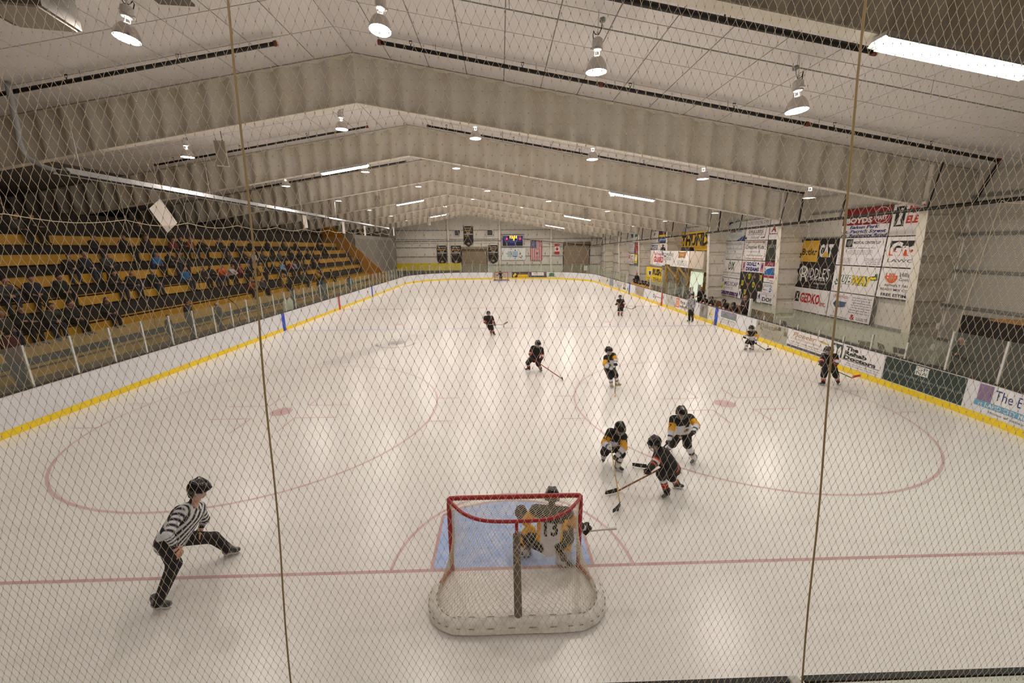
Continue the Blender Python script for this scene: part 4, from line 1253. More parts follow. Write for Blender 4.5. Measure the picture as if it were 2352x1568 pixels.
FIGS = {
    'ref': dict(PL=(-4.95, 0.14, 0.57), PR=(-4.84, -0.16, 0.75), SL=(-4.58, 0.20, 1.03), SR=(-4.50, -0.20, 1.25), H=(-4.36, 0.00, 1.44), EL=(-4.73, 0.42, 0.66), WL=(-4.73, 0.33, 0.60), KL=(-4.61, 0.36, 0.38), AL=(-4.47, 0.42, 0.12), TL=(-4.28, 0.47, 0.05), ER=(-4.48, -0.47, 1.12), WR=(-4.44, -0.45, 0.93), KR=(-4.51, -0.45, 0.64), AR=(-4.77, -0.52, 0.11), TR=(-4.57, -0.51, 0.05)),
    'p22': dict(PL=(2.38, 2.85, 0.43), PR=(2.18, 2.85, 0.44), SL=(2.43, 2.57, 0.79), SR=(2.14, 2.57, 0.91), H=(2.31, 2.47, 1.03), EL=(2.39, 2.38, 0.63), WL=(2.23, 2.30, 0.50), KL=(2.39, 2.52, 0.42), AL=(2.35, 2.57, 0.11), TL=(2.50, 2.44, 0.05), ER=(2.01, 2.49, 0.70), WR=(2.08, 2.29, 0.68), KR=(2.04, 2.55, 0.45), AR=(2.09, 2.78, 0.20), TR=(2.18, 2.96, 0.05), SH=(2.04, 1.36, 0.03), ST=(1.97, 1.25, 0.04)),
    'blk': dict(PL=(3.03, 1.60, 0.63), PR=(3.23, 1.85, 0.49), SL=(2.81, 1.50, 1.03), SR=(2.86, 1.78, 0.88), H=(2.71, 1.62, 1.13), EL=(2.64, 1.39, 0.88), WL=(2.48, 1.25, 0.82), KL=(2.84, 1.54, 0.54), AL=(3.01, 1.59, 0.11), TL=(2.84, 1.49, 0.05), ER=(2.84, 1.85, 0.66), WR=(2.92, 1.68, 0.63), KR=(3.14, 1.75, 0.34), AR=(3.33, 1.87, 0.11), TR=(3.53, 1.85, 0.05), SH=(2.13, 1.80, 0.03), ST=(1.82, 1.63, 0.04)),
    'p73': dict(PL=(4.04, 3.05, 0.61), PR=(3.83, 3.05, 0.62), SL=(4.02, 2.93, 1.03), SR=(3.63, 2.93, 1.00), H=(3.75, 2.83, 1.19), EL=(4.05, 2.70, 0.95), WL=(3.91, 2.54, 0.89), KL=(3.93, 2.78, 0.46), AL=(4.12, 2.78, 0.11), TL=(3.96, 2.66, 0.05), ER=(3.55, 2.79, 0.81), WR=(3.47, 2.67, 0.64), KR=(3.76, 3.12, 0.30), AR=(3.77, 3.33, 0.06), TR=(3.63, 3.18, 0.05), SH=(2.99, 2.61, 0.03), ST=(2.72, 2.64, 0.04)),
    'goalie': dict(PL=(0.43, 0.05, 0.38), PR=(0.65, 0.05, 0.38), SL=(0.35, 0.20, 0.84), SR=(0.85, 0.20, 0.78), H=(0.62, 0.32, 0.97), EL=(0.22, 0.22, 0.64), WL=(0.17, 0.42, 0.57), KL=(0.27, 0.30, 0.24), AL=(0.22, 0.22, 0.09), TL=(0.02, 0.22, 0.05), ER=(0.97, 0.24, 0.57), WR=(1.13, 0.30, 0.43), KR=(0.87, 0.27, 0.28), AR=(0.78, 0.02, 0.05), TR=(0.94, -0.09, 0.05)),
    'b1228': dict(PL=(1.27, 9.70, 0.51), PR=(1.02, 9.70, 0.51), SL=(1.40, 9.45, 0.93), SR=(1.07, 9.45, 1.00), H=(1.25, 9.35, 1.15), EL=(1.44, 9.37, 0.68), WL=(1.34, 9.33, 0.49), KL=(1.28, 9.42, 0.34), AL=(1.39, 9.61, 0.11), TL=(1.44, 9.42, 0.05), ER=(0.96, 9.40, 0.78), WR=(1.01, 9.23, 0.64), KR=(0.88, 9.42, 0.41), AR=(0.92, 9.60, 0.16), TR=(0.72, 9.62, 0.05), SH=(2.06, 8.62, 0.03), ST=(2.12, 8.29, 0.04)),
    'w1405': dict(PL=(3.66, 7.75, 0.66), PR=(3.47, 7.75, 0.66), SL=(3.66, 7.70, 1.15), SR=(3.40, 7.70, 1.06), H=(3.46, 7.65, 1.30), EL=(3.68, 7.47, 1.05), WL=(3.61, 7.27, 0.98), KL=(3.69, 7.45, 0.51), AL=(3.82, 7.62, 0.18), TL=(4.02, 7.62, 0.05), ER=(3.33, 7.55, 0.87), WR=(3.55, 7.45, 0.74), KR=(3.53, 7.51, 0.44), AR=(3.63, 7.68, 0.11), TR=(3.68, 7.49, 0.05), SH=(3.57, 7.00, 0.03), ST=(3.51, 6.60, 0.04)),
    'b1123': dict(PL=(-0.65, 16.55, 0.50), PR=(-0.87, 16.55, 0.50), SL=(-0.63, 16.45, 0.97), SR=(-1.01, 16.45, 0.97), H=(-0.82, 16.45, 1.17), EL=(-0.53, 16.41, 0.72), WL=(-0.48, 16.23, 0.60), KL=(-0.62, 16.28, 0.31), AL=(-0.53, 16.24, 0.11), TL=(-0.41, 16.09, 0.05), ER=(-1.06, 16.40, 0.73), WR=(-0.91, 16.30, 0.61), KR=(-0.72, 16.33, 0.30), AR=(-0.68, 16.20, 0.11), TR=(-0.64, 16.01, 0.05)),
    'b1423': dict(PL=(8.39, 22.15, 0.61), PR=(8.18, 22.15, 0.61), SL=(8.42, 22.07, 1.08), SR=(8.03, 22.07, 1.08), H=(8.19, 22.07, 1.30), EL=(8.46, 21.92, 0.88), WL=(8.41, 21.90, 0.65), KL=(8.35, 21.98, 0.33), AL=(8.27, 21.78, 0.11), TL=(8.27, 21.58, 0.05), ER=(7.96, 21.94, 0.88), WR=(7.85, 21.76, 0.84), KR=(8.13, 21.99, 0.33), AR=(8.07, 21.79, 0.11), TR=(8.07, 21.59, 0.05)),
    'lin': dict(PL=(12.13, 19.55, 0.83), PR=(11.95, 19.55, 0.83), SL=(12.19, 19.53, 1.38), SR=(11.83, 19.53, 1.39), H=(11.99, 19.53, 1.63), EL=(12.19, 19.37, 1.13), WL=(12.07, 19.39, 0.85), KL=(12.04, 19.29, 0.50), AL=(12.05, 19.23, 0.11), TL=(11.91, 19.10, 0.05), ER=(11.68, 19.40, 1.16), WR=(11.56, 19.28, 0.95), KR=(11.85, 19.29, 0.50), AR=(11.91, 19.38, 0.11), TR=(11.71, 19.36, 0.05)),
    'w1722': dict(PL=(11.65, 12.50, 0.43), PR=(11.45, 12.50, 0.44), SL=(11.47, 12.20, 0.85), SR=(11.16, 12.20, 0.86), H=(11.21, 12.10, 1.05), EL=(11.47, 12.02, 0.68), WL=(11.42, 12.00, 0.46), KL=(11.45, 12.28, 0.30), AL=(11.48, 12.26, 0.11), TL=(11.35, 12.41, 0.05), ER=(10.95, 12.11, 0.76), WR=(10.83, 11.93, 0.71), KR=(11.22, 12.28, 0.36), AR=(11.19, 12.27, 0.11), TR=(11.01, 12.18, 0.05), SH=(12.06, 12.12, 0.03), ST=(12.34, 12.27, 0.04)),
    'b1900': dict(PL=(11.28, 7.60, 0.64), PR=(10.98, 7.60, 0.66), SL=(11.16, 7.48, 1.06), SR=(10.75, 7.48, 1.09), H=(10.82, 7.43, 1.25), EL=(11.08, 7.29, 0.91), WL=(11.00, 7.29, 0.69), KL=(11.23, 7.39, 0.39), AL=(11.51, 7.57, 0.11), TL=(11.38, 7.42, 0.05), ER=(10.60, 7.37, 0.91), WR=(10.46, 7.21, 0.87), KR=(10.86, 7.46, 0.39), AR=(10.96, 7.54, 0.11), TR=(10.76, 7.55, 0.05), SH=(12.53, 8.13, 0.03), ST=(13.03, 8.37, 0.04)),
}
def person_from(key, *a, **k): return make_person(a[0], FIGS[key], *a[1:], **k)

# --- officials
r, V, Q, I = person_from('ref', 'ref', (1, -.3, -.28), 'referee in striped shirt crouching with hands on knees beside the near circle', adult=True, gear='visor')
r, V, Q, I = person_from('lin', 'ref', (0, -1, -.02), 'linesman in striped shirt standing upright by the right-hand boards', adult=True, gear='visor', h=.016)
# --- near players
blackm = mat('number_black', (18, 17, 18), .7); whitem = mat('number_white', (224, 222, 224), .7)
r, V, Q, I = person_from('p22', 'white', (.12, -.8, -.5), 'player 22 in white and gold stooping over the puck in front of the goal', grip=(.1, -.6, -.75))
J = I['J']; decal(r, V, Q, '22', (J['SR'] + J['ER']) / 2 + np.array((0, 0, .015)), (-.75, -.55, .35), (.15, .1, 1), .10, .10, blackm)
decal(r, V, Q, '2', (J['SL'] + J['EL']) / 2 + np.array((0, 0, .0)), (.75, -.6, .25), (-.1, .1, 1), .055, .09, blackm)
hockey_stick(J['WR'] + np.array((0, .02, .10)), J['SH'], J['ST'], 'tan stick with dark blade held by player 22', (206, 176, 112))
r, V, Q, I = person_from('p73', 'white', (0, -.95, -.3), 'tall player in white and gold upright behind the black-shirted forward', grip=(.5, .2, .8))
J = I['J']; decal(r, V, Q, '7', (J['SR'] + J['ER']) / 2 + np.array((0, 0, -.03)), (-.75, -.6, .3), (.1, .1, 1), .055, .09, blackm)
decal(r, V, Q, '3', (J['SL'] + J['EL']) / 2 + np.array((0, 0, -.0)), (.7, -.6, .45), (-.3, .1, 1), .055, .09, blackm)
hockey_stick(J['WR'] + np.array((.16, .02, .18)), J['SH'], J['ST'], 'black stick whose blade shows left of the black-shirted forward', (30, 28, 28))
r, V, Q, I = person_from('blk', 'black', (-.85, -.35, -.42), 'player in black and orange bending towards the puck, seen from behind', grip=(-.8, .3, -.5))
J = I['J']; hockey_stick(J['WR'] + np.array((.10, -.02, .04)), J['SH'], J['ST'], 'brown and black stick reaching low from the black-shirted forward', (150, 96, 52))
# --- farther players
for key, kind, fwd, lab, extra, sh, bl in (
    ('b1228', 'black', (.3, -.9, -.35), 'player in black leaning forward in mid-ice with a long stick', {}, (150, 46, 44), (60, 54, 52)),
    ('w1405', 'white', (.55, -.78, -.25), 'player in white and gold with yellow skates in mid-ice', dict(yellow=True), (120, 108, 92), (222, 176, 64)),
    ('b1123', 'black', (.12, -1, -.02), 'player in black holding his stick level near the blue line', {}, (176, 172, 166), (150, 132, 130)),
    ('b1423', 'black', (0, -1, -.02), 'player in black standing straight near the centre line', {}, (60, 56, 52), (150, 140, 128)),
    ('w1722', 'white', (-.1, -.92, -.25), 'player in white and gold crouching beside the radiology board advert', {}, (40, 38, 38), (24, 24, 24)),
    ('b1900', 'black', (-.2, -.96, -.12), 'player in black beside the right-hand boards with an orange stick blade', {}, (44, 42, 42), (232, 88, 56))):
    r, V, Q, I = person_from(key, kind, fwd, lab, h=.015, **extra)
    J = I['J']
    if key == 'b1123': he, ti = (.016, 16.2, .58), (.25, 16.15, .73)
    elif key == 'b1423': he, ti = (8.99, 21.75, .486), (9.19, 21.75, .61)
    elif key == 'b1900': he, ti = (12.11, 7.7, .184), (12.42, 7.75, .26)
    else: he, ti = J['SH'], J['ST']
    top = J['WR'] if key not in ('w1405',) else J['WL']
    dirv = (vv(he) - top) / np.linalg.norm(vv(he) - top)
    hockey_stick(top - dirv * .10, he, ti, {'b1228': 'long red stick of the leaning black player in mid-ice', 'w1405': 'upright stick with a tan blade below the yellow-skated player', 'b1123': 'pale stick held level by the player near the blue line',
        'b1423': 'dark stick pointing right from the player at the centre line', 'w1722': 'black stick of the crouching player by the radiology advert', 'b1900': 'stick with an orange blade beside the right-hand boards'}[key], sh, bl)
# --- goalkeepers
r, V, Q, I = person_from('goalie', 'goalie', (.1, 1, -.12), 'goalkeeper in white and gold crouching in the near goal, back turned', grip=(1, .2, .2))
decal(r, V, Q, '13', I['P'] * .42 + I['Ch'] * .58, (-.05, -1, .35), (0, .3, 1), .21, .24, blackm, bold=.03)
J = I['J']; hockey_stick((1.66, .35, .36), (.42, .62, .03), (.10, .60, .04), 'goalkeeper stick with its butt poking out right of the near goal', (214, 210, 206), (226, 224, 220), goalie=True)
b = MB(); b.ball((0, 0, 0), (.10, .07, .13), 12, 8); b.ball((.03, .03, -.07), (.085, .06, .07), 12, 8); b.smooth = True
o = b.build('catching_glove', m_glove, r, Vector(J['WL']) - r.location + Vector((-.02, .06, .03))); o['label'] = 'big dark catching glove'
gj = {k: tuple(np.array(v) * np.array((1.12, 1.1, 1)) + np.array((-9.35, 28.4, 0))) for k, v in FIGS['b1423'].items()}
r, V, Q, I = make_person('black', gj, (0, -1, -.1), 'goalkeeper in black crouching before the far goal', h=.02)
# --- puck
b = MB(); b.lathe([(.038, 0), (.038, .0254)], 20); b = b.build('puck', m_black, None, (1.95, 1.27, .003)); tag(b, 'black rubber puck on the ice at the blade of player 22', 'puck')
# ------------------------------------------------------------------ printed things: wall signs, board adverts, banners, flags, scoreboard
INK = {}
def ink(rgb): return mat('print_%02x%02x%02x' % tuple(rgb), rgb, .6)
def printed(root, org, right, up, W, H, items, off=.004):
    """items use fractions of W x H: ('t',text,cx,cy,w,h,rgb[,bold,shear]) ('r',x0,y0,x1,y1,rgb) ('p',pts,rgb) ('e',cx,cy,rx,ry,rgb) ('bars',x0,y0,x1,y1,n,rgb)"""
    by = {}
    for k, it in enumerate(items):
        o = off + .0004 * k; kind = it[0]
        if kind != 'bars' and len(items) < 30: by_key = k
        else: by_key = -1
        if kind == 't':
            b = by.setdefault((it[6], 'lettering', by_key), MB()); write(b, it[1], org, right, up, it[2] * W, it[3] * H, it[4] * W, it[5] * H, *(it[7:9] if len(it) > 7 else ()), off=o)
        elif kind == 'r': b = by.setdefault((it[5], 'print', by_key), MB()); R2(b, it[1] * W, it[2] * H, it[3] * W, it[4] * H, org, right, up, o)
        elif kind == 'p': b = by.setdefault((it[2], 'print', by_key), MB()); P2(b, [(x * W, y * H) for x, y in it[1]], org, right, up, o)
        elif kind == 'e': b = by.setdefault((it[5], 'print', by_key), MB()); P2(b, [(x * W, y * H) for x, y in ell(it[1], it[2], it[3], it[4], 24)], org, right, up, o)
        elif kind == 'ring':
            b = by.setdefault((it[6], 'print', by_key), MB()); n = 28
            for q in range(n):
                a0, a1 = 2 * PI * q / n, 2 * PI * (q + 1) / n
                P2(b, [((it[1] + it[3] * f * math.cos(a)) * W, (it[2] + it[4] * f * math.sin(a)) * H) for f, a in ((1, a0), (1, a1), (it[5], a1), (it[5], a0))], org, right, up, o)
        elif kind == 'bars':
            b = by.setdefault((it[6], 'small_print', by_key), MB()); rnd = random.Random(int(it[1] * 97 + it[2] * 31 + it[5]))
            n = it[5]; hh = (it[4] - it[2]) / n
            for q in range(n):
                y = it[2] + hh * (q + .25); x = it[1] + (it[3] - it[1]) * rnd.uniform(0, .12)
                while x < it[3] - .01:
                    w = rnd.uniform(.03, .09); x2 = min(x + w, it[3]); R2(b, x * W, y * H, x2 * W, (y + hh * .36) * H, org, right, up, o); x = x2 + rnd.uniform(.012, .025)
    for (rgb, nm, q), b in by.items():
        o = b.build(nm, ink(rgb), root)
        if q < 0: o['kind'] = 'stuff'
def wall_sign(label, yl, yr, z0, z1, bg, items, x=16.95, name='wall_sign', cat='sign', group=None, th=.02):
    t = thing(name, label, cat, (x, (yl + yr) / 2, z0), 0, group)
    W, H = yl - yr, z1 - z0
    b = MB(); b.bb((0, -W / 2 + .012, .012), (th, W / 2 - .012, H - .012)); b.build('board', ink(bg), t)
    printed(t, (0, W / 2, 0), (0, -1, 0), (0, 0, 1), W, H, items)
    return t
K, RD, WHT, NV, YL, GR = (20, 18, 18), (186, 28, 34), (238, 234, 232), (24, 44, 130), (246, 206, 24), (120, 120, 122)
S1 = [(17.4, 14.9), (14.87, 12.42), (12.38, 9.9)]
ZR = [(1.1, 2.40), (2.42, 3.72), (3.75, 5.05), (5.07, 6.40)]
wall_sign('black and gold sign with heavy machinery lettering beside the ribbed column', *S1[0], *ZR[2], (22, 19, 18), [
    ('r', .05, .06, .52, .93, (222, 172, 52)), ('t', 'Butler', .28, .47, .42, .27, K, .02), ('t', 'CAT', .72, .52, .34, .52, WHT, .05), ('p', [(.62, .28), (.82, .28), (.72, .52)], (222, 172, 52))])
wall_sign('black jewelry sign with large white lettering', *S1[0], *ZR[1], (26, 22, 22), [
    ('t', 'R', .24, .58, .22, .66, WHT), ('ring', .2, .66, .13, .24, .8, WHT), ('t', "IDDLE'S", .63, .64, .56, .42, WHT), ('t', 'JEWELRY', .66, .37, .5, .13, WHT, .01), ('t', 'Since 1959', .68, .22, .3, .08, WHT, 0, .3), ('bars', .2, .04, .8, .09, 1, GR)])
wall_sign('white sign with bold red lettering, lowest by the column', *S1[0], *ZR[0], WHT, [
    ('r', .06, .38, .19, .82, K), ('p', [(.09, .44), (.125, .76), (.16, .44), (.125, .56)], WHT), ('t', 'GEDKO', .5, .58, .56, .42, RD, .04), ('t', 'Inc.', .87, .44, .16, .22, RD, .02)])
wall_sign('dark red and white drug-store sign with three blue place names at the top', *S1[1], *ZR[3], WHT, [
    ('r', 0, .42, 1, 1, (136, 26, 34)), ('t', 'BOYDS', .36, .58, .56, .20, WHT, .05), ('t', 'MART', .82, .62, .22, .15, WHT, .03), ('ring', .82, .7, .15, .27, .93, WHT), ('t', 'Baken Park', .5, .345, .62, .115, NV, .03, .2), ('t', 'St. Patrick Street', .5, .20, .92, .115, NV, .03, .2), ('t', 'Mt. Rushmore Road', .5, .06, .98, .105, NV, .03, .2)])
wall_sign('white medical-centre sign with a black square emblem', *S1[1], *ZR[2], (240, 236, 238), [
    ('r', .17, .66, .32, .95, K), ('e', .245, .80, .055, .10, GR), ('t', 'MEDICAL CENTER, LLP', .62, .81, .56, .11, K, .02), ('t', 'Gregory P. Wittenberg, M.D.', .52, .62, .62, .08, (60, 56, 60)), ('bars', .22, .38, .78, .56, 4, (150, 148, 152)), ('bars', .04, .05, .36, .28, 4, (150, 148, 152)), ('bars', .66, .05, .97, .28, 4, (150, 148, 152))])
gy, yy = (28, 92, 50), (250, 208, 20)
wall_sign('white sign with green-edged yellow and white slanted lettering', *S1[1], *ZR[1], WHT, [
    ('t', 'SUB', .27, .48, .40, .36, gy, .10, .2), ('t', 'WAY', .67, .48, .44, .36, gy, .10, .2), ('p', [(.84, .66), (.86, .52), (.97, .56), (.955, .70)], gy), ('p', [(.92, .75), (.97, .78), (.985, .55), (.93, .52)], gy), ('p', [(.05, .36), (.12, .5), (.18, .38), (.1, .24)], gy),
    ('t', 'SUB', .27, .48, .385, .335, WHT, .03, .2), ('t', 'WAY', .67, .48, .425, .335, yy, .03, .2), ('p', [(.86, .62), (.87, .55), (.955, .585), (.95, .66)], yy)])
wall_sign('white embroidery and printing sign with a blue machine picture', *S1[1], *ZR[0], (234, 230, 230), [
    ('e', .27, .55, .15, .12, (70, 92, 122)), ('e', .2, .56, .05, .15, (46, 58, 84)), ('r', .30, .48, .42, .66, (84, 104, 132)), ('t', 'GET NOTICED', .27, .84, .36, .09, (176, 60, 60)), ('bars', .52, .28, .96, .92, 7, (160, 158, 162)), ('t', '&', .62, .15, .10, .2, RD, .03), ('bars', .05, .03, .5, .10, 1, GR), ('bars', .70, .06, .96, .18, 2, GR)])
wall_sign('white electrician sign with a fist emblem, cut off by the column', *S1[2], *ZR[3], WHT, [
    ('r', .06, .30, .23, .92, K), ('p', [(.10, .34), (.13, .6), (.11, .75), (.15, .88), (.19, .82), (.18, .62), (.16, .5), (.19, .36)], WHT), ('t', 'MIC', .40, .80, .27, .24, (198, 48, 36), .05, .2), ('t', 'ELEC', .41, .50, .30, .24, (198, 48, 36), .05, .1)])
wall_sign('white law-office sign with a black and orange emblem, cut off by the column', *S1[2], *ZR[2], WHT, [
    ('r', .08, .55, .56, .86, (30, 22, 20)), ('r', .08, .38, .56, .56, (214, 78, 40)), ('t', 'Gro', .32, .60, .46, .46, WHT, .06, .15), ('t', 'LAWO', .31, .22, .46, .10, (60, 58, 58), 0, 0, )])
wall_sign('white paving sign with an orange hand emblem, cut off by the column', *S1[2], *ZR[1], WHT, [
    ('t', 'Hills', .22, .72, .22, .22, (222, 104, 48), .04), ('p', [(.12, .70), (.15, .56), (.2, .5), (.26, .5), (.31, .58), (.33, .74), (.29, .66), (.2, .6)], (222, 104, 48)), ('t', 'Hills', .44, .80, .16, .13, K), ('t', 'Comp', .46, .63, .20, .13, K), ('t', 'ASPHALT PAVING', .40, .43, .56, .08, (60, 56, 56), .01), ('t', 'READY MIX CONCRETE', .44, .29, .76, .08, (60, 56, 56), .01), ('t', 'FREE ESTIMATES', .42, .11, .66, .10, K, .02)])
S2 = [(25.15, 22.78), (22.74, 20.32), (20.28, 17.9)]
wall_sign('pale sign with a dark blue corner sweep and red and grey lettering', *S2[0], *ZR[3], (204, 212, 206), [
    ('p', [(0, .62), (.06, .80), (.24, .93), (.6, 1), (.2, 1), (0, 1)], (36, 52, 108)), ('t', 'TEAM', .34, .52, .32, .17, (128, 30, 52), .03), ('t', 'BANK', .68, .52, .30, .17, (130, 142, 168), .03), ('bars', .15, .18, .85, .34, 2, (140, 168, 190)), ('p', [(.6, 0), (1, 0), (1, .3)], (40, 60, 120))])
wall_sign('white hockey-team sign with a stick and puck, topped by dental lettering', *S2[1], *ZR[3], WHT, [
    ('t', 'FAMILY DENTAL CARE', .5, .86, .9, .15, (60, 58, 58)), ('r', 0, .74, 1, .755, GR), ('t', 'B', .46, .62, .08, .14, RD, .03), ('t', 'DRILLERS', .46, .42, .62, .15, K, .01), ('bars', .1, .25, .8, .33, 1, GR), ('t', '343-2445', .46, .12, .32, .09, (70, 66, 70)), ('p', [(.9, .72), (.92, .72), (.84, .16), (.7, .14), (.7, .09), (.86, .10)], (120, 44, 44)), ('e', .05, .12, .04, .07, K)])
wall_sign('white law-firm sign with grey capitals', *S2[0], *ZR[2], (226, 226, 226), [('bars', .05, .78, .95, .94, 2, (120, 122, 128)), ('t', 'STEVEN R. NOLAN', .5, .58, .9, .11, (116, 118, 124)), ('t', 'LAWYER', .5, .46, .26, .06, (140, 142, 146)), ('t', 'INJURY AND WRONGFUL DEATH LAW', .5, .31, .88, .06, (140, 142, 146)), ('bars', .03, .05, .28, .14, 2, GR), ('bars', .66, .05, .97, .14, 2, GR)])
dots = []
rnd = random.Random(2); pal = [(40, 40, 44), (210, 60, 40), (230, 180, 40), (60, 60, 66)]
for k in range(22):
    x = .06 + .04 * k
    for y in (.90, .06): dots.append(('r', x, y, x + .022, y + .055, pal[rnd.randrange(4)]))
for k in range(6):
    for x in (.03, .945): dots.append(('r', x, .2 + .115 * k, x + .022, .25 + .115 * k, pal[rnd.randrange(4)]))
wall_sign('white child-care sign edged with coloured squares', *S2[1], *ZR[2], WHT, dots + [('t', 'Creative Kids', .5, .68, .8, .2, (54, 56, 60)), ('t', 'Preschool/Daycare, Inc.', .48, .44, .56, .07, GR, 0, .3), ('bars', .12, .22, .88, .30, 1, (150, 150, 150))])
wall_sign('white sign with a green and black monogram', *S2[0], *ZR[1], WHT, [('t', 'D', .42, .66, .15, .42, (60, 66, 64), .02), ('t', 'X', .58, .66, .18, .44, (18, 88, 60), .05), ('t', 'DEAN KURTZ CONSTRUCTION', .5, .28, .96, .085, (50, 50, 50), .01), ('t', 'GENERAL CONTRACTOR', .5, .14, .94, .06, (140, 140, 140))])
wall_sign('white pharmacy sign with purple lettering and a lime green mark', *S2[0], *ZR[0], (238, 236, 236), [('p', [(.05, .98), (.15, .90), (.14, .72), (.04, .78)], (124, 44, 110)), ('p', [(.03, .68), (.17, .68), (.15, .40), (.08, .30)], (190, 212, 40)), ('t', 'MEDICAP', .58, .68, .72, .24, (104, 92, 124), .01), ('t', 'PHARMACY', .44, .44, .48, .12, (170, 162, 178)), ('r', .02, .04, 1, .24, (72, 34, 92)), ('bars', .08, .09, .95, .19, 1, (150, 120, 166))])
wall_sign('white banner with blue double-line lettering and player emblems at both ends', 22.72, 20.28, 2.96, 3.72, WHT, [('t', 'GOALS &', .5, .72, .58, .36, NV, .06), ('t', 'DREAMS', .5, .28, .58, .36, NV, .06), ('r', .03, .08, .17, .90, (222, 150, 150)), ('r', .83, .08, .97, .90, (222, 150, 150)), ('p', [(.06, .2), (.08, .7), (.12, .86), (.14, .6), (.12, .2), (.1, .45)], NV), ('p', [(.86, .2), (.88, .7), (.92, .86), (.94, .6), (.92, .2), (.9, .45)], NV)])
lg = []
for k, (x, y, c) in enumerate(((.16, .86, 0), (.4, .86, 1), (.64, .86, 0), (.88, .86, 1), (.14, .6, 1), (.38, .58, 0), (.62, .58, 1), (.86, .56, 0), (.3, .28, 1), (.56, .26, 0))):
    if c: lg += [('p', [(x - .05, y + .09), (x + .05, y + .09), (x + .045, y - .07), (x, y - .11), (x - .045, y - .07)], (214, 196, 40)), ('t', 'R', x, y, .05, .10, K, .04)]
    else: lg += [('e', x, y, .065, .075, (60, 40, 38)), ('t', 'B', x, y, .06, .08, (196, 120, 110), .03)]
wall_sign('black-green banner covered with rows of small yellow and red badges', 22.74, 20.2, 1.06, 2.93, (30, 32, 26), lg + [('r', 0, 0, .13, .36, WHT), ('p', [(.04, .06), (.06, .26), (.1, .3), (.1, .06), (.07, .16)], NV), ('r', .84, 0, 1, .38, WHT), ('p', [(.88, .06), (.9, .28), (.95, .32), (.96, .06), (.92, .18)], NV)])
wall_sign('white sign with a brown mascot-like script, cut off by the pale column', *S2[2], *ZR[3], WHT, [('t', 'A', .16, .50, .18, .30, (130, 52, 34), .04, .2), ('bars', .02, .22, .3, .34, 1, (80, 60, 50))])
wall_sign('dark green sign cut off by the pale column', *S2[2], *ZR[2], (44, 48, 40), [('t', 'DELAY', .18, .72, .3, .13, (190, 196, 186)), ('bars', .1, .06, .4, .12, 1, (150, 150, 146))])
wall_sign('white realty sign with a blue swoosh, cut off by the pale column', *S2[2], *ZR[1], WHT, [('r', 0, .78, 1, 1, (126, 32, 64)), ('t', 'ARE', .22, .88, .24, .12, (210, 160, 170)), ('p', [(.03, .36), (.03, .52), (.12, .64), (.3, .72), (.5, .74), (.5, .36)], (30, 104, 176)), ('r', .0, .22, .5, .34, (168, 44, 60)), ('bars', .28, .06, .4, .14, 1, (60, 60, 90))])
wall_sign('white notice with pale blue print, lowest by the pale column', *S2[2], *ZR[0], (234, 234, 238), [('bars', .04, .80, .40, .94, 2, (70, 70, 76)), ('bars', .04, .60, .24, .72, 1, (170, 80, 90)), ('t', 'D', .36, .66, .08, .2, (40, 80, 160), .04), ('bars', .05, .38, .44, .54, 2, (200, 160, 176)), ('t', 'DOI', .26, .18, .36, .2, (40, 44, 48), .03)])
S3 = 'far wall panels between the columns'
wall_sign('white sign with a small tree emblem above the far announcer', 40.5, 38.2, 5.1, 6.35, (228, 224, 220), [('p', [(.4, .62), (.6, .62), (.5, .92)], (40, 84, 60)), ('t', 'HERITAGE', .5, .36, .72, .22, (176, 120, 112), .02), ('bars', .2, .1, .8, .2, 1, GR)])
wall_sign('dark sign with yellow and blue bands above the far announcer', 38.1, 36.0, 5.1, 6.3, (52, 40, 66), [('r', .05, .5, .95, .68, YL), ('r', .05, .12, .95, .42, (60, 100, 180)), ('bars', .1, .75, .9, .92, 1, (170, 60, 60)), ('bars', .1, .2, .9, .34, 1, WHT)])
wall_sign('white sign with a blue block of lettering beside the announcer', 40.4, 36.1, 3.9, 5.05, WHT, [('r', .02, .40, .5, .86, (34, 58, 138)), ('t', 'McKIE', .26, .63, .42, .36, WHT, .03), ('bars', .05, .1, .45, .3, 1, GR)])
wall_sign('white sign with scattered blue and red marks under the announcer', 40.4, 36.6, 2.65, 3.85, WHT, [('e', .12, .3, .04, .1, (60, 120, 180)), ('e', .3, .2, .04, .1, (224, 110, 60)), ('e', .2, .66, .06, .16, RD), ('bars', .05, .04, .5, .14, 1, (120, 170, 190))])
wall_sign('pale pair of small signs high on the wall far along', 48.1, 44.4, 5.28, 6.4, (226, 224, 220), [('r', .2, .5, .45, .92, (60, 80, 140)), ('bars', .12, .12, .5, .4, 2, (90, 96, 150)), ('p', [(.6, .55), (.95, .6), (.9, .9), (.65, .85)], (60, 120, 70)), ('bars', .58, .2, .95, .42, 2, GR)])
wall_sign('white sign with grey text lines far along the wall', 48.0, 45.75, 3.95, 5.22, WHT, [('bars', .1, .1, .95, .92, 5, (110, 110, 116))])
wall_sign('dark red sign with a white letter far along the wall', 45.6, 44.4, 3.8, 5.2, (150, 46, 44), [('t', 'A', .65, .2, .4, .26, (224, 196, 190), .03), ('bars', .1, .7, .9, .9, 1, (200, 120, 110))])
wall_sign('white sign with red lettering far along the wall', 47.9, 45.6, 2.54, 3.84, WHT, [('t', 'Jeff', .6, .74, .4, .2, (190, 70, 60), .02), ('t', 'Don', .6, .48, .4, .18, (190, 70, 60), .02), ('r', .12, .5, .28, .85, (180, 80, 70)), ('bars', .1, .1, .9, .34, 2, GR)])
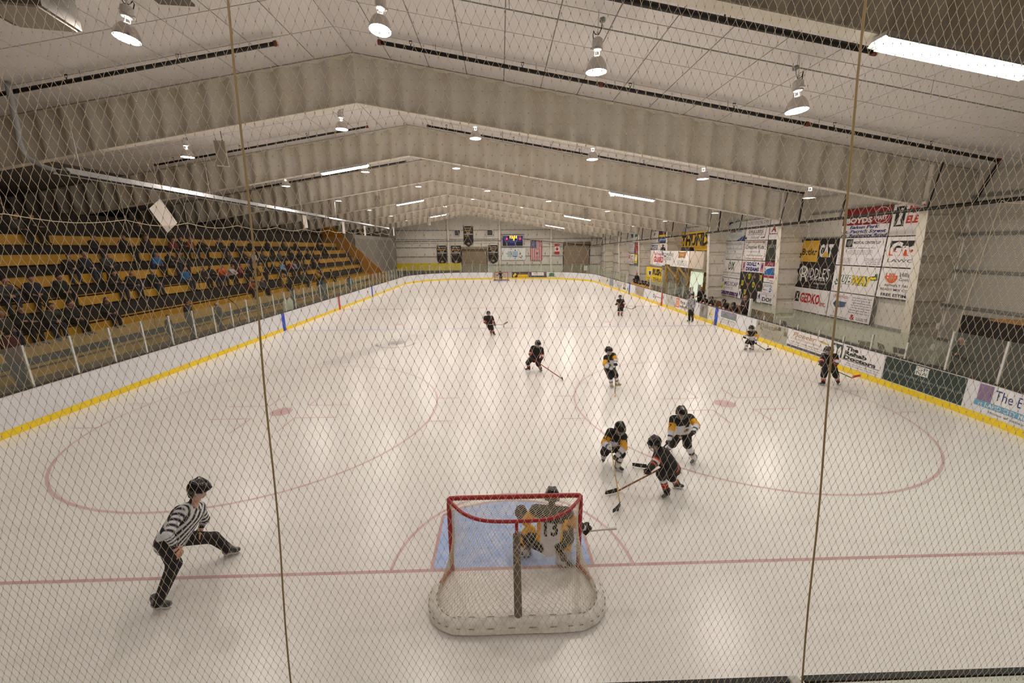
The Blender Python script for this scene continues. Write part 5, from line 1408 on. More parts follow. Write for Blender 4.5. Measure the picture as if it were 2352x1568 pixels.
wall_sign('yellow and blue sign with a round mark far along the wall', 45.45, 44.4, 2.55, 3.76, YL, [('r', 0, 0, 1, .12, (40, 90, 170)), ('e', .5, .62, .32, .24, (235, 232, 225)), ('bars', .15, .2, .85, .34, 1, (60, 90, 150))])
wall_sign('broad yellow wall sign with huge black block capitals behind the press box', 32.9, 26.0, 4.35, 5.95, (240, 186, 20), [('t', 'THUNDER', .52, .55, .94, .62, (22, 34, 30), .05)], name='wall_banner', cat='banner')

# ---- press box on the right, with banners on its front
m_box = mat('press_box_panel', (214, 200, 184), .6, noise=.1)
t = thing('press_box', 'beige raised press box above the penalty benches', 'booth', (15.5, 30.2, 0))
b = MB(); b.bb((0, -4.9, 2.95), (.12, 6.0, 4.33)); b.build('front_panel', m_box, t)
for ya, yb in ((-4.9, 2.1), (2.8, 6.0)):
    b = MB(); b.bb((.12, ya, 2.95), (1.6, yb, 3.1)); b.build('floor_deck', m_box, t)
for dy in (-4.9, 5.9):
    b = MB(); b.bb((.12, dy, 3.1), (1.6, dy + .1, 4.33)); b.build('end_panel', m_box, t)
m_tan = mat('tan_timber', (168, 132, 62), .6, noise=.2)
for y, w in ((1.55, .34), (-.85, .09), (-3.0, .09)):
    b = MB(); b.bb((-.2, y - w / 2, 0), (0, y + w / 2, 2.95)); b.build('support_post', m_tan, t)
for (y0, z0, y1, z1) in ((1.35, 2.9, -1.1, 1.85), (-1.0, 2.9, -3.1, 1.92)):
    b = MB(); b.bar((-.1, y0, z0), (-.1, y1, z1), .10, .14); b.build('diagonal_brace', m_tan, t)
wall_sign('white panel with bold red lettering on the far end of the press box', 35.3, 32.75, 2.95, 4.35, WHT, [('t', 'SOUTH DAKOTA', .5, .92, .6, .07, (70, 110, 90)), ('t', 'NATIONAL', .42, .74, .7, .2, RD, .03), ('t', 'GUARD', .5, .38, .92, .42, RD, .05), ('bars', .2, .04, .8, .1, 1, GR), ('r', .8, .66, .97, .86, (90, 110, 170))], x=15.47)
wall_sign('long white banner with grey serif lettering and a brown hide-shaped emblem', 32.72, 27.62, 2.95, 4.33, (240, 236, 232), [('t', 'PRAIRIE', .26, .74, .30, .2, (112, 116, 114), .01), ('t', 'EDGE', .22, .48, .20, .2, (112, 116, 114), .01), ('ring', .05, .6, .05, .25, .86, (60, 62, 62)), ('p', [(.0, .56), (.05, .62), (.1, .54), (.1, .62), (.05, .7), (0, .64)], (60, 62, 62)), ('p', [(.60, .55), (.62, .95), (.74, .93), (.88, .96), (.86, .56), (.74, .60)], (166, 118, 66)), ('t', 'Sodak', .74, .78, .16, .16, (220, 180, 110), .02, .2), ('bars', .56, .1, .96, .44, 4, (130, 130, 128)), ('r', .08, .0, .3, .10, (96, 74, 28))], x=15.46, name='wall_banner', cat='banner')
wall_sign('yellow hockey banner with a shield badge below the press box', 36.6, 32.5, 1.2, 2.70, (250, 210, 24), [('t', 'RUSH', .70, .70, .52, .44, K, .06), ('p', [(.14, .76), (.38, .76), (.36, .44), (.26, .32), (.16, .44)], (236, 232, 220)), ('p', [(.18, .70), (.34, .70), (.32, .5), (.26, .42), (.2, .5)], (60, 60, 60)), ('t', 'THU', .72, .22, .46, .22, (60, 56, 40), .02), ('bars', .08, .2, .40, .28, 1, (60, 56, 40)), ('bars', .08, .05, .40, .12, 1, (120, 100, 40))], x=15.3, name='wall_banner', cat='banner')
b = MB(); b.bb((-.15, -.85, 0), (.15, .85, .30)); b.box((-.16, 0, .15), (.02, 1.5, .22)); b = b.build('monitor', m_black, None, (15.62, 28.4, 4.335)); tag(b, 'black monitor box standing on the press box ledge', 'monitor')
# lit doorway under the press box
t = struct('door_2', 'bright open doorway under the press box')
b = MB(); b.bb((16.98, 27.75, 0), (17.1, 30.45, 2.52)); b.build('lit_room', mat('lit_doorway', (236, 248, 222), .6, emit=.55), t)
for y in (27.68, 30.45):
    b = MB(); b.bb((16.9, y, 0), (17.12, y + .09, 2.58)); b.build('jamb', m_tan, t)
b = MB(); b.bb((16.94, 28.1, .9), (16.98, 28.6, 1.5)); b.build('notice', ink((196, 214, 220)), t)
# dark double door on the near right wall with a tan fabric header
t = struct('door_3', 'dark double doors on the near right wall')
b = MB(); b.bb((17.0, 4.1, .02), (17.16, 8.9, 2.15)); b.build('door_leaf', mat('door_dark', (38, 34, 34), .5), t)
b = MB(); b.bb((16.96, 6.45, .02), (17.0, 6.52, 2.15)); b.build('meeting_stile', m_black, t)
b = MB(); n = 12; top_ = [(8.0 - 3.9 * k / n, 2.16 + .20 * math.sin(PI * k / n)) for k in range(n + 1)]
b.prism([(16.9, y, z) for y, z in top_] + [(16.9, 4.1, 2.10), (16.9, 8.0, 2.10)], (.1, 0, 0)); b.build('fabric_header', mat('tan_fabric', (196, 148, 92), .8), t)

# ---- adverts on the boards (right side; parts of the boards)
def board_ad(label, yl, yr, bg, items, z0=.215, z1=1.02, seg=1):
    W, H = yl - yr, z1 - z0; X = RW - .004
    b = MB(); Wp = (W - .02) / seg
    for q in range(seg): b.bb((-.004, -W / 2 + .01 + q * Wp, 0), (.006, -W / 2 + .01 + (q + 1) * Wp, H))
    me = b.mesh('advert_panel', ink(bg))
    t = put('advert_panel', me, boards, (X, (yl + yr) / 2, z0)); t['label'] = label
    printed(t, (-.005, W / 2, 0), (0, -1, 0), (0, 0, 1), W, H, items, .003)
    return t
eye = board_ad('white eye-clinic advert with a blue band', 4.90, 2.46, (238, 236, 238), [('r', .02, .42, .17, .98, (140, 116, 150)), ('e', .06, .72, .035, .13, (60, 70, 130)), ('e', .13, .70, .03, .12, (70, 60, 90)), ('t', 'The Eye', .37, .68, .36, .44, (36, 58, 120), .0)] + [('r', .02 + .096 * q, .22, .02 + .096 * (q + 1), .42, (104, 164, 196)) for q in range(10)] + [('t', 'at RAPID CITY MEDICAL', .37, .32, .62, .15, (224, 236, 244), .01), ('t', 'Home of patient-first', .40, .10, .46, .11, (110, 110, 116))], seg=10)
for ch in [eye] + list(eye.children):      # this one follows the corner of the rink
    oy = eye.location.y
    for v in ch.data.vertices: v.co.x += side_x(v.co.y + oy) - RW
board_ad('dark green law-firm advert with a white square monogram', 7.53, 5.12, (46, 62, 58), [('r', .42, .60, .58, .96, (228, 228, 224)), ('t', 'GP', .50, .86, .13, .14, (46, 62, 58)), ('t', 'NA', .50, .70, .13, .14, (46, 62, 58)), ('t', 'GUNDERSON | PALMER | NELSON | ASHMORE, LLP', .5, .42, .94, .11, (176, 186, 180)), ('t', 'ATTORNEYS AT LAW', .5, .26, .3, .06, (140, 150, 146))])
board_ad('white clinic advert with heavy black lettering', 9.74, 7.55, (238, 234, 236), [('r', .02, .30, .24, .94, (50, 66, 70)), ('p', [(.06, .30), (.07, .6), (.04, .8), (.09, .92), (.12, .7), (.12, .3)], WHT), ('p', [(.15, .30), (.14, .66), (.19, .86), (.22, .62), (.2, .3)], WHT), ('t', 'The', .42, .86, .24, .2, (40, 48, 50), .05), ('t', 'Rehab', .50, .64, .42, .2, (40, 48, 50), .05), ('t', 'Doctors', .58, .42, .60, .2, (40, 48, 50), .05), ('r', .26, .285, .96, .305, K), ('bars', .28, .04, .96, .24, 2, (176, 176, 182))])
board_ad('white credit-counselling advert with tan italic lettering', 12.12, 9.78, (238, 234, 232), [('t', 'Pioneer', .40, .80, .56, .26, (178, 146, 108), .01, .3), ('t', 'Credit Counseling', .44, .55, .72, .15, (194, 166, 136), .0, .1), ('t', '605-348-1608 | 800-888-1596', .5, .36, .82, .10, (126, 118, 112)), ('bars', .06, .22, .9, .30, 1, (170, 160, 156)), ('r', 0, .03, 1, .16, (82, 82, 92)), ('p', [(.7, .82), (.84, .86), (.98, .74), (.84, .72)], (206, 172, 110)), ('p', [(.76, .82), (.84, .80), (.8, .78)], (70, 80, 150))])
board_ad('grey-beige radiology advert with thin lettering and small squares', 14.45, 12.18, (176, 172, 156), [('t', 'Dakota', .40, .76, .46, .28, (96, 94, 84), .0), ('t', 'RADIOLOGY', .50, .44, .56, .18, (150, 146, 126), .0), ('r', .72, .72, .80, .92, (96, 90, 78)), ('r', .90, .5, .98, .74, (120, 116, 96)), ('r', .06, .72, .12, .90, (96, 80, 66)), ('r', .16, .48, .22, .66, (120, 112, 96)), ('r', .62, .68, .68, .88, (140, 120, 100)), ('bars', .2, .08, .8, .28, 3, (150, 146, 132))])
board_ad('white hospital advert with a hillside picture', 17.84, 16.1, (234, 232, 232), [('r', .06, .5, .96, .98, (150, 140, 164)), ('p', [(.06, .5), (.3, .86), (.6, .62), (.96, .9), (.96, .5)], (118, 138, 128)), ('t', 'SURGICAL HOSPITAL', .5, .36, .86, .12, (120, 120, 130)), ('bars', .1, .08, .9, .26, 2, (170, 170, 176))])
board_ad('cream advert with a yellow letter', 19.18, 18.4, (232, 228, 216), [('t', 'L', .5, .6, .4, .4, (232, 200, 70), .05), ('bars', .3, .2, .7, .32, 2, (170, 166, 160))])
board_ad('grey photographic advert by the blue line', 20.25, 19.24, (150, 144, 138), [('e', .4, .6, .2, .28, (110, 104, 100)), ('e', .66, .5, .2, .3, (174, 168, 162))])
board_ad('pale advert with grey logos right of the red line', 25.75, 24.0, (206, 204, 196), [('ring', .1, .86, .06, .1, .7, (120, 118, 112)), ('e', .3, .5, .08, .16, (150, 170, 156)), ('bars', .4, .2, .95, .46, 2, (150, 156, 148)), ('bars', .15, .7, .7, .84, 1, (180, 178, 170))])
board_ad('white bank advert with an orange emblem', 23.95, 21.9, (238, 234, 230), [('r', .05, .12, .32, .95, (232, 110, 44)), ('r', .11, .22, .26, .85, (238, 234, 230)), ('t', 'I', .185, .54, .07, .48, (232, 110, 44), .05), ('t', 'First', .60, .68, .36, .28, (54, 48, 48), .02), ('t', 'Interstate', .66, .32, .56, .24, (54, 48, 48), .02)])
board_ad('white advert with a small blue round logo', 28.5, 26.2, (238, 236, 234), [('ring', .12, .5, .07, .2, .55, (80, 84, 130)), ('bars', .24, .38, .9, .62, 1, (130, 134, 160))])
board_ad('brown-grey weathered advert', 32.85, 30.6, (176, 164, 150), [('e', .3, .5, .16, .3, (160, 146, 130)), ('bars', .1, .2, .9, .4, 2, (150, 136, 122)), ('bars', .15, .6, .85, .85, 2, (192, 182, 170))])
board_ad('white advert with a brown oval badge', 37.15, 35.55, (234, 232, 226), [('e', .5, .62, .26, .34, (150, 132, 112)), ('e', .5, .64, .16, .22, (206, 196, 180)), ('r', .2, .12, .8, .36, (112, 92, 76))])
board_ad('grey bank advert far along the right boards', 39.9, 37.3, (206, 202, 196), [('t', 'Bank', .6, .44, .4, .3, (150, 148, 156), .02), ('bars', .4, .66, .75, .8, 1, (190, 120, 120))])
board_ad('blue-grey advert far along the right boards', 42.2, 40.5, (150, 154, 162), [('bars', .1, .15, .9, .85, 4, (128, 132, 142))])
board_ad('pale advert near the far right corner', 46.4, 42.4, (214, 210, 204), [('bars', .1, .3, .5, .7, 2, (176, 172, 168)), ('e', .75, .5, .08, .2, (150, 170, 150))])
def end_ad(label, xl, xr, bg, items, z0=.215, z1=1.03):
    W, H = xr - xl, z1 - z0
    b = MB(); Wp = W / 8
    for q in range(8): b.bb((-W / 2 + q * Wp, -.006, 0), (-W / 2 + (q + 1) * Wp, .006, H))
    t = put('advert_panel', b.mesh('advert_panel', ink(bg)), boards, ((xl + xr) / 2, EY1 - .008, z0)); t['label'] = label
    it2 = []
    for it in items:      # narrow pieces so that the print can follow the bend
        if it[0] == 'r': it2 += [('r', it[1] + (it[3] - it[1]) * q / 6, it[2], it[1] + (it[3] - it[1]) * (q + 1) / 6, it[4], it[5]) for q in range(6)]
        else: it2.append(it)
    printed(t, (-W / 2, -.012, 0), (1, 0, 0), (0, 0, 1), W, H, it2, .003)
    for ch in [t] + list(t.children):
        for v in ch.data.vertices:
            x = abs(v.co.x + (xl + xr) / 2) - (RW - CR)
            if x > 0: v.co.y += math.sqrt(CR ** 2 - x * x) - CR
end_ad('grey advert behind the far goal', -1.35, 1.5, (176, 170, 164), [('e', .2, .5, .06, .2, (120, 116, 112))])
end_ad('black and yellow advert right of the far goal', 1.6, 4.2, (58, 46, 52), [('r', .36, .05, .97, .55, (240, 196, 30)), ('p', [(.05, .2), (.2, .9), (.3, .6), (.15, .1)], (226, 196, 40)), ('bars', .4, .15, .92, .42, 1, (120, 84, 30)), ('bars', .45, .66, .9, .85, 1, (210, 160, 50))])
end_ad('purple-framed advert right of the far goal', 4.25, 7.0, (92, 70, 78), [('r', .16, .36, .84, .95, (232, 228, 224)), ('bars', .25, .5, .78, .85, 1, (120, 110, 116)), ('r', .2, .08, .8, .26, (60, 96, 96))])
end_ad('white advert with a green crest on the far boards', 7.1, 9.6, (214, 212, 206), [('e', .25, .6, .16, .28, (60, 110, 76)), ('e', .25, .6, .1, .14, (214, 212, 206)), ('p', [(.04, .2), (.46, .2), (.38, .42), (.12, .42)], (60, 110, 76)), ('bars', .55, .3, .95, .8, 3, (186, 184, 180))])

# ---- far wall: doors, banners, scoreboard, flags
m_roll = mat('roller_door', (150, 136, 112), .6, noise=.15)
for n, (x0, x1, z1, lab) in enumerate(((-6.6, -2.4, 4.95, 'tan roller door left of the far scoreboard'), (10.65, 15.0, 5.65, 'tall tan roller door at the right of the end wall'))):
    t = struct('door_%d' % (4 + n), lab)
    k = 0; z = 0.02
    while z < z1 - .5:
        b = MB(); b.bb((x0, WB - .22, z), (x1, WB - .16, z + .36)); b.build('slat', m_roll, t); z += .375
    b = MB(); b.smooth = True; b.tube([(x0 - .05, WB - .35, z1 - .3), (x1 + .05, WB - .35, z1 - .3)], .27, 12); b.build('roller_hood', m_roll, t)
    for x in (x0 - .1, x1):
        b = MB(); b.bb((x, WB - .24, 0), (x + .1, WB - .12, z1 - .3)); b.build('guide_rail', m_dark, t)
def pennant(label, x0, x1, z0, z1, word, years):
    t = thing('pennant_banner', label, 'banner', ((x0 + x1) / 2, WB - .148, z0), 0, 'championship banners')
    W, H = x1 - x0, z1 - z0
    b = MB(); b.prism([(-W / 2, 0, H), (W / 2, 0, H), (W / 2, 0, H * .16), (0, 0, 0), (-W / 2, 0, H * .16)], (0, .012, 0)); b.build('cloth', ink((34, 32, 28)), t)
    printed(t, (-W / 2, 0, 0), (1, 0, 0), (0, 0, 1), W, H, [('t', 'S.D.A.H.A.', .5, .92, .74, .05, WHT, .03), ('t', word, .5, .80, .86, .095, (206, 146, 58), .04), ('t', 'STATE', .5, .69, .4, .05, WHT, .03), ('t', 'CHAMPIONS', .5, .62, .9, .055, WHT, .04), ('t', years, .36, .53, .5, .05, (196, 156, 60), .03), ('ring', .5, .16, .15, .055, .6, (170, 150, 120)), ('p', [(.4, .12), (.6, .12), (.56, .22), (.44, .22)], (170, 150, 120))], .005)
    b = MB(); b.smooth = True; b.tube([(-W / 2 - .05, .006, H + .01), (W / 2 + .05, .006, H + .01)], .02, 6); b.build('hanging_rod', m_dark, t)
pennant('black pennant banner with orange PEE WEE lettering', -10.76, -9.1, 2.0, 5.12, 'PEE WEE A', '2010')
pennant('black pennant banner with orange BANTAM lettering beside the white column', -8.36, -6.72, 2.0, 5.10, 'BANTAM', '2007')
pennant('tall black pennant banner with orange VARSITY lettering hung higher', -6.2, -4.6, 4.92, 8.2, 'VARSITY', '2010')
pennant('black pennant banner with orange JV lettering', -2.14, -.5, 2.1, 5.12, 'JV', '2009 2010')
for x, lab in ((-7.2, 'square grille vent left of the VARSITY banner'), (-1.8, 'square grille vent right of the VARSITY banner')):
    t = thing('wall_vent', lab, 'vent', (x, WB - .2, 6.67), 0, 'wall vents')
    b = MB(); b.bb((-.5, -.06, 0), (.5, .06, 1.04)); b.build('frame', m_white, t)
    b = MB(); b.bb((-.42, -.075, .1), (.42, -.06, .94)); b.build('grille', mat('vent_grille', (64, 62, 56), .6), t)
    b = MB()
    for k in range(3): b.bb((-.42, -.085, .3 + .2 * k), (.42, -.075, .315 + .2 * k))
    b.build('louvres', m_girt, t)
t = thing('scoreboard', 'blue scoreboard with lit orange clock and red score digits', 'scoreboard', (2.0, WB - .5, 4.98))
b = MB(); b.bb((-1.67, 0, 0), (1.67, .3, 1.68)); b.build('cabinet', ink((26, 44, 128)), t)
b = MB(); b.bb((-1.7, -.02, -.04), (1.7, 0, .02)); b.bb((-1.7, -.02, 1.66), (1.7, 0, 1.72)); b.build('trim', m_white, t)
printed(t, (-1.67, -.002, 0), (1, 0, 0), (0, 0, 1), 3.34, 1.68, [('t', 'HOME', .16, .90, .13, .055, (200, 206, 226)), ('t', 'GUEST', .84, .90, .13, .055, (200, 206, 226)), ('t', 'PERIOD', .42, .60, .12, .05, (190, 196, 220)), ('bars', .05, .44, .95, .5, 1, (150, 160, 200)), ('t', 'SHOTS ON GOAL', .5, .36, .3, .05, (200, 206, 226)), ('r', .02, .04, .3, .40, (34, 34, 40)), ('r', .70, .04, .98, .40, (34, 34, 40)), ('r', .36, .05, .64, .28, (20, 34, 100))])
for txt, cx, cy, w, h, c, nm in (('12:31', .53, .86, .36, .26, (255, 170, 30), 'clock_digits'), ('2', .55, .64, .08, .2, (255, 170, 30), 'period_digit'), ('0', .20, .70, .09, .22, (255, 40, 40), 'score_digit'), ('0', .86, .70, .09, .22, (255, 40, 40), 'score_digit')):
    b = MB(); write(b, txt, (-1.67, -.002, 0), (1, 0, 0), (0, 0, 1), cx * 3.34, cy * 1.68, w * 3.34, h * 1.68, .05, off=.006); b.build(nm, mat('led_%d_%d' % c[:2], c, .5, emit=3.0), t)
t = thing('map_board', 'large white board with small coloured shapes under the scoreboard', 'board', (2.14, WB - .165, 2.68))
b = MB(); b.bb((-2.0, 0, 0), (2.0, .03, 2.0)); b.build('board', ink((232, 238, 234)), t)
printed(t, (-2, 0, 0), (1, 0, 0), (0, 0, 1), 4, 2, [('r', .25, .26, .42, .72, (180, 200, 212)), ('r', .46, .26, .68, .72, (168, 192, 214)), ('p', [(.17, .6), (.24, .56), (.25, .45), (.2, .5)], (206, 160, 70)), ('e', .4, .9, .02, .04, (90, 110, 80)), ('e', .57, .8, .025, .06, (50, 70, 130)), ('p', [(.72, .48), (.82, .6), (.8, .44)], (50, 60, 90)), ('p', [(.45, .3), (.66, .34), (.6, .22), (.5, .26)], (50, 110, 190)), ('ring', .85, .3, .035, .07, .5, (70, 70, 76)), ('p', [(.7, .3), (.8, .14), (.86, .2)], (190, 60, 60)), ('e', .38, .66, .025, .05, (130, 140, 90)), ('e', .7, .84, .02, .04, (120, 130, 100)), ('e', .57, .13, .03, .04, (90, 150, 110)), ('p', [(.44, .36), (.5, .4), (.46, .26)], (180, 60, 60))])
t = thing('hanging_flag', 'stars and stripes flag hung vertically on the end wall', 'flag', (5.97, WB - .2, 2.58))
b = MB(); b.bb((-.96, 0, 0), (.96, .02, 3.28)); b.build('cloth', ink((232, 224, 222)), t)
fl_ = [('r', k * 2 / 13, 0, (k * 2 + 1) / 13, 1, (176, 40, 48)) for k in range(7)] + [('r', 0, .62, .54, 1, (38, 52, 104))]
for i in range(9):
    for j in range(5 if i % 2 else 6): fl_.append(('e', .05 + .09 * j + (.045 if i % 2 else 0), .65 + .04 * i, .018, .010, (232, 230, 232)))
printed(t, (-.96, 0, 0), (1, 0, 0), (0, 0, 1), 1.92, 3.28, fl_)
t = thing('hanging_flag', 'small red and white maple leaf flag hung vertically on the end wall', 'flag', (9.5, WB - .2, 3.62))
b = MB(); b.bb((-.42, 0, 0), (.42, .02, 1.66)); b.build('cloth', ink((236, 228, 224)), t)
leaf = [(0, .22), (.06, .12), (.16, .15), (.12, .04), (.24, 0), (.12, -.06), (.14, -.14), (.03, -.11), (.03, -.22), (-.03, -.22), (-.03, -.11), (-.14, -.14), (-.12, -.06), (-.24, 0), (-.12, .04), (-.16, .15), (-.06, .12)]
printed(t, (-.42, 0, 0), (1, 0, 0), (0, 0, 1), .84, 1.66, [('r', 0, .75, 1, 1, (190, 44, 44)), ('r', 0, 0, 1, .25, (190, 44, 44)), ('p', [(.5 + y * 1.6, .5 + x * .9) for x, y in leaf], (190, 44, 44))])
t = struct('wall_yellow_hoarding', 'yellow hoarding along the foot of the end wall')
b = MB(); b.bb((-17.5, WB - .6, 1.06), (-6.7, WB - .5, 2.25)); b.build('upper_board', mat('hoarding_yellow', (226, 200, 20), .5), t)
b = MB(); b.bb((-17.5, WB - .6, 0), (-6.7, WB - .52, 1.06)); b.build('lower_board', m_dark, t)
b = MB(); b.bb((14.15, 0, .95), (14.7, .012, 1.66)); b = b.build('paper_sheet', ink((232, 238, 236)), None, (-1.75, 54.4, .35)); tag(b, 'white sheet taped to the glass in the far right corner', 'paper')
# ------------------------------------------------------------------ raised walkway and the people along it, the crowd, the benches
b = MB(); b.bb((-15.22, SY0, -.06), (-13.12, SY1 + 8, .72)); tag(b.build('floor_walkway', mat('walkway', (104, 76, 44), .8, noise=.2)), 'brown raised walkway behind the left boards', kind='structure')
S_MATS = ('skin', 'top', 'trousers', 'hair', 'shoes')
def crowd_mesh(name, J, fwd=(0, 1, -.1), long_hair=False, adult=True, h=.02, hood=False):
    J = {k: vv(v) for k, v in J.items()}
    pr, P, Ch, lat, up, s = body_prims(J, adult, True)
    hp, R = head_prims(J['H'], fwd, s)
    pr.append(('neck', Ch + up * .02, J['H'] - up * .05, .052 * s, .05 * s))
    u = R[:, 2]; f = R[:, 1]
    hp.append(('hair', J['H'] + u * .05 - f * .02, J['H'] + u * .03 - f * .03, .100, .095))
    if long_hair: hp.append(('hair', J['H'] - f * .05, J['H'] - f * .07 - u * .2, .085, .07))
    if hood: hp.append(('hood', J['H'] - f * .05 - u * .10, Ch - f * .06 + up * .02, .10, .11))
    for sd in 'LR':
        pr.append(('foot', J['A' + sd] - np.array((0, 0, .03)), J['T' + sd], .048, .04))
        W_, E_ = J['W' + sd], J['E' + sd]; d = (W_ - E_) / np.linalg.norm(W_ - E_)
        pr.append(('hand', W_ + d * .03, W_ + d * .09, .038, .032)); pr.append(('hand', W_ + d * .09, W_ + d * .15 + np.array((0, .02, -.01)), .026, .02)); pr.append(('hand', W_ + d * .04, W_ + d * .08 + R[:, 0] * .05, .018, .014))
    prims = pr + hp
    V, Q, w, t = grow(prims, h, .03)
    tg = np.array([p[0] for p in prims])[w]
    reg = np.zeros(len(V), int)
    reg[np.isin(tg, ['torso', 'yoke', 'uaL', 'uaR', 'faL', 'faR', 'hood'])] = 1
    reg[np.isin(tg, ['thL', 'thR', 'shL', 'shR'])] = 2; reg[tg == 'hair'] = 3; reg[tg == 'foot'] = 4
    hd = (V - J['H']) @ R
    reg[np.isin(tg, ['head', 'neck']) & ((hd[:, 1] < -.01) & (hd[:, 2] > -.06))] = 3
    for q in (-1, 1): reg[(np.abs(hd[:, 0] - q * .036) < .016) & (np.abs(hd[:, 2] - .006) < .012) & (hd[:, 1] > .05)] = 3
    slot = reg[Q].max(1); slot = np.where((reg[Q] == 0).sum(1) >= 2, 0, slot)
    dm = [mat('crowd_' + n, c, .8) for n, c in zip(S_MATS, ((176, 128, 104), (40, 40, 46), (40, 44, 60), (50, 36, 26), (30, 28, 28)))]
    return np_mesh(name, V, Q, dm, slot)
def sit(lean=.0, arm='lap', spread=.11):
    J = dict(PL=(-.10, -.05, .13), PR=(.10, -.05, .13), SL=(-.19, -.05 + lean, .60), SR=(.19, -.05 + lean, .60), H=(0, lean * 1.35 + .02, .82))
    for sd, q in (('L', -1), ('R', 1)):
        J['K' + sd] = (q * spread, .38, .12); J['A' + sd] = (q * spread, .40, -.33); J['T' + sd] = (q * (spread + .03), .56, -.42)
        if arm == 'lap': J['E' + sd] = (q * .25, .02 + lean * .6, .34); J['W' + sd] = (q * .12, .20 + lean * .5, .24)
        elif arm == 'knee': J['E' + sd] = (q * .22, .20 + lean, .36); J['W' + sd] = (q * .07, .42, .30)
        elif arm == 'fold': J['E' + sd] = (q * .25, .05, .36); J['W' + sd] = (-q * .06, .20, .38 + .05 * (sd == 'L'))
        elif arm == 'phone': J['E' + sd] = (q * .23, .06, .36); J['W' + sd] = (q * .06, .24, .50)
    return J
def stand_pose(turn=0, arm='down'):
    J = dict(PL=(-.10, 0, .92), PR=(.10, 0, .92), SL=(-.20, 0, 1.44), SR=(.20, 0, 1.44), H=(0, .03, 1.66))
    for sd, q in (('L', -1), ('R', 1)):
        J['K' + sd] = (q * .11, .03, .50); J['A' + sd] = (q * .12, -.02, .09); J['T' + sd] = (q * .15, .15, .04)
        J['E' + sd] = (q * .27, -.02, 1.16); J['W' + sd] = (q * .25, .08, .92)
        if arm == 'bent': J['W' + sd] = (q * .12, .22, 1.12)
        if arm == 'fold': J['E' + sd] = (q * .26, .04, 1.18); J['W' + sd] = (-q * .05, .18, 1.2)
    return J
CM = {'lap': crowd_mesh('body', sit(.04)), 'knee': crowd_mesh('body', sit(.20, 'knee', .14)), 'fold': crowd_mesh('body', sit(-.03, 'fold'), hood=True), 'phone': crowd_mesh('body', sit(.06, 'phone'), (0, .9, -.4)),
      'long': crowd_mesh('body', sit(.02), long_hair=True), 'stand': crowd_mesh('body', stand_pose()), 'bent': crowd_mesh('body', stand_pose(arm='bent')), 'standfold': crowd_mesh('body', stand_pose(arm='fold'))}
def cm(rgb): return mat('cloth_%02x%02x%02x' % rgb, rgb, .85, noise=.2, scale=12)
BL_, GY, NVY, WH_, BRN = (18, 17, 18), (66, 66, 68), (24, 28, 44), (196, 194, 198), (50, 38, 28)
HAIRS = [(38, 28, 22), (70, 50, 34), (24, 20, 18), (120, 96, 62), (150, 146, 140)]
def spectator(kind, loc, rz, top, trous, label, hair=None, s=1.0, group=None, name='person'):
    o = put(name, CM[kind], None, loc, rz); o.scale = (s, s, s)
    for i, c in ((1, top), (2, trous), (3, hair or random.choice(HAIRS))):
        o.material_slots[i].link = 'OBJECT'; o.material_slots[i].material = cm(c)
    return tag(o, label, 'person', group)
CN = {BL_: 'black', GY: 'grey', NVY: 'navy', WH_: 'white', BRN: 'brown', (36, 104, 160): 'bright blue', (204, 84, 36): 'orange', (120, 36, 40): 'dark red', (120, 160, 190): 'pale blue', (190, 146, 40): 'gold', (60, 84, 60): 'green', (58, 62, 54): 'olive', (150, 70, 40): 'rust'}
blu, org_, red_, pal_, gld, grn, olv, rst = list(CN)[5:]
JN = (38, 46, 66)
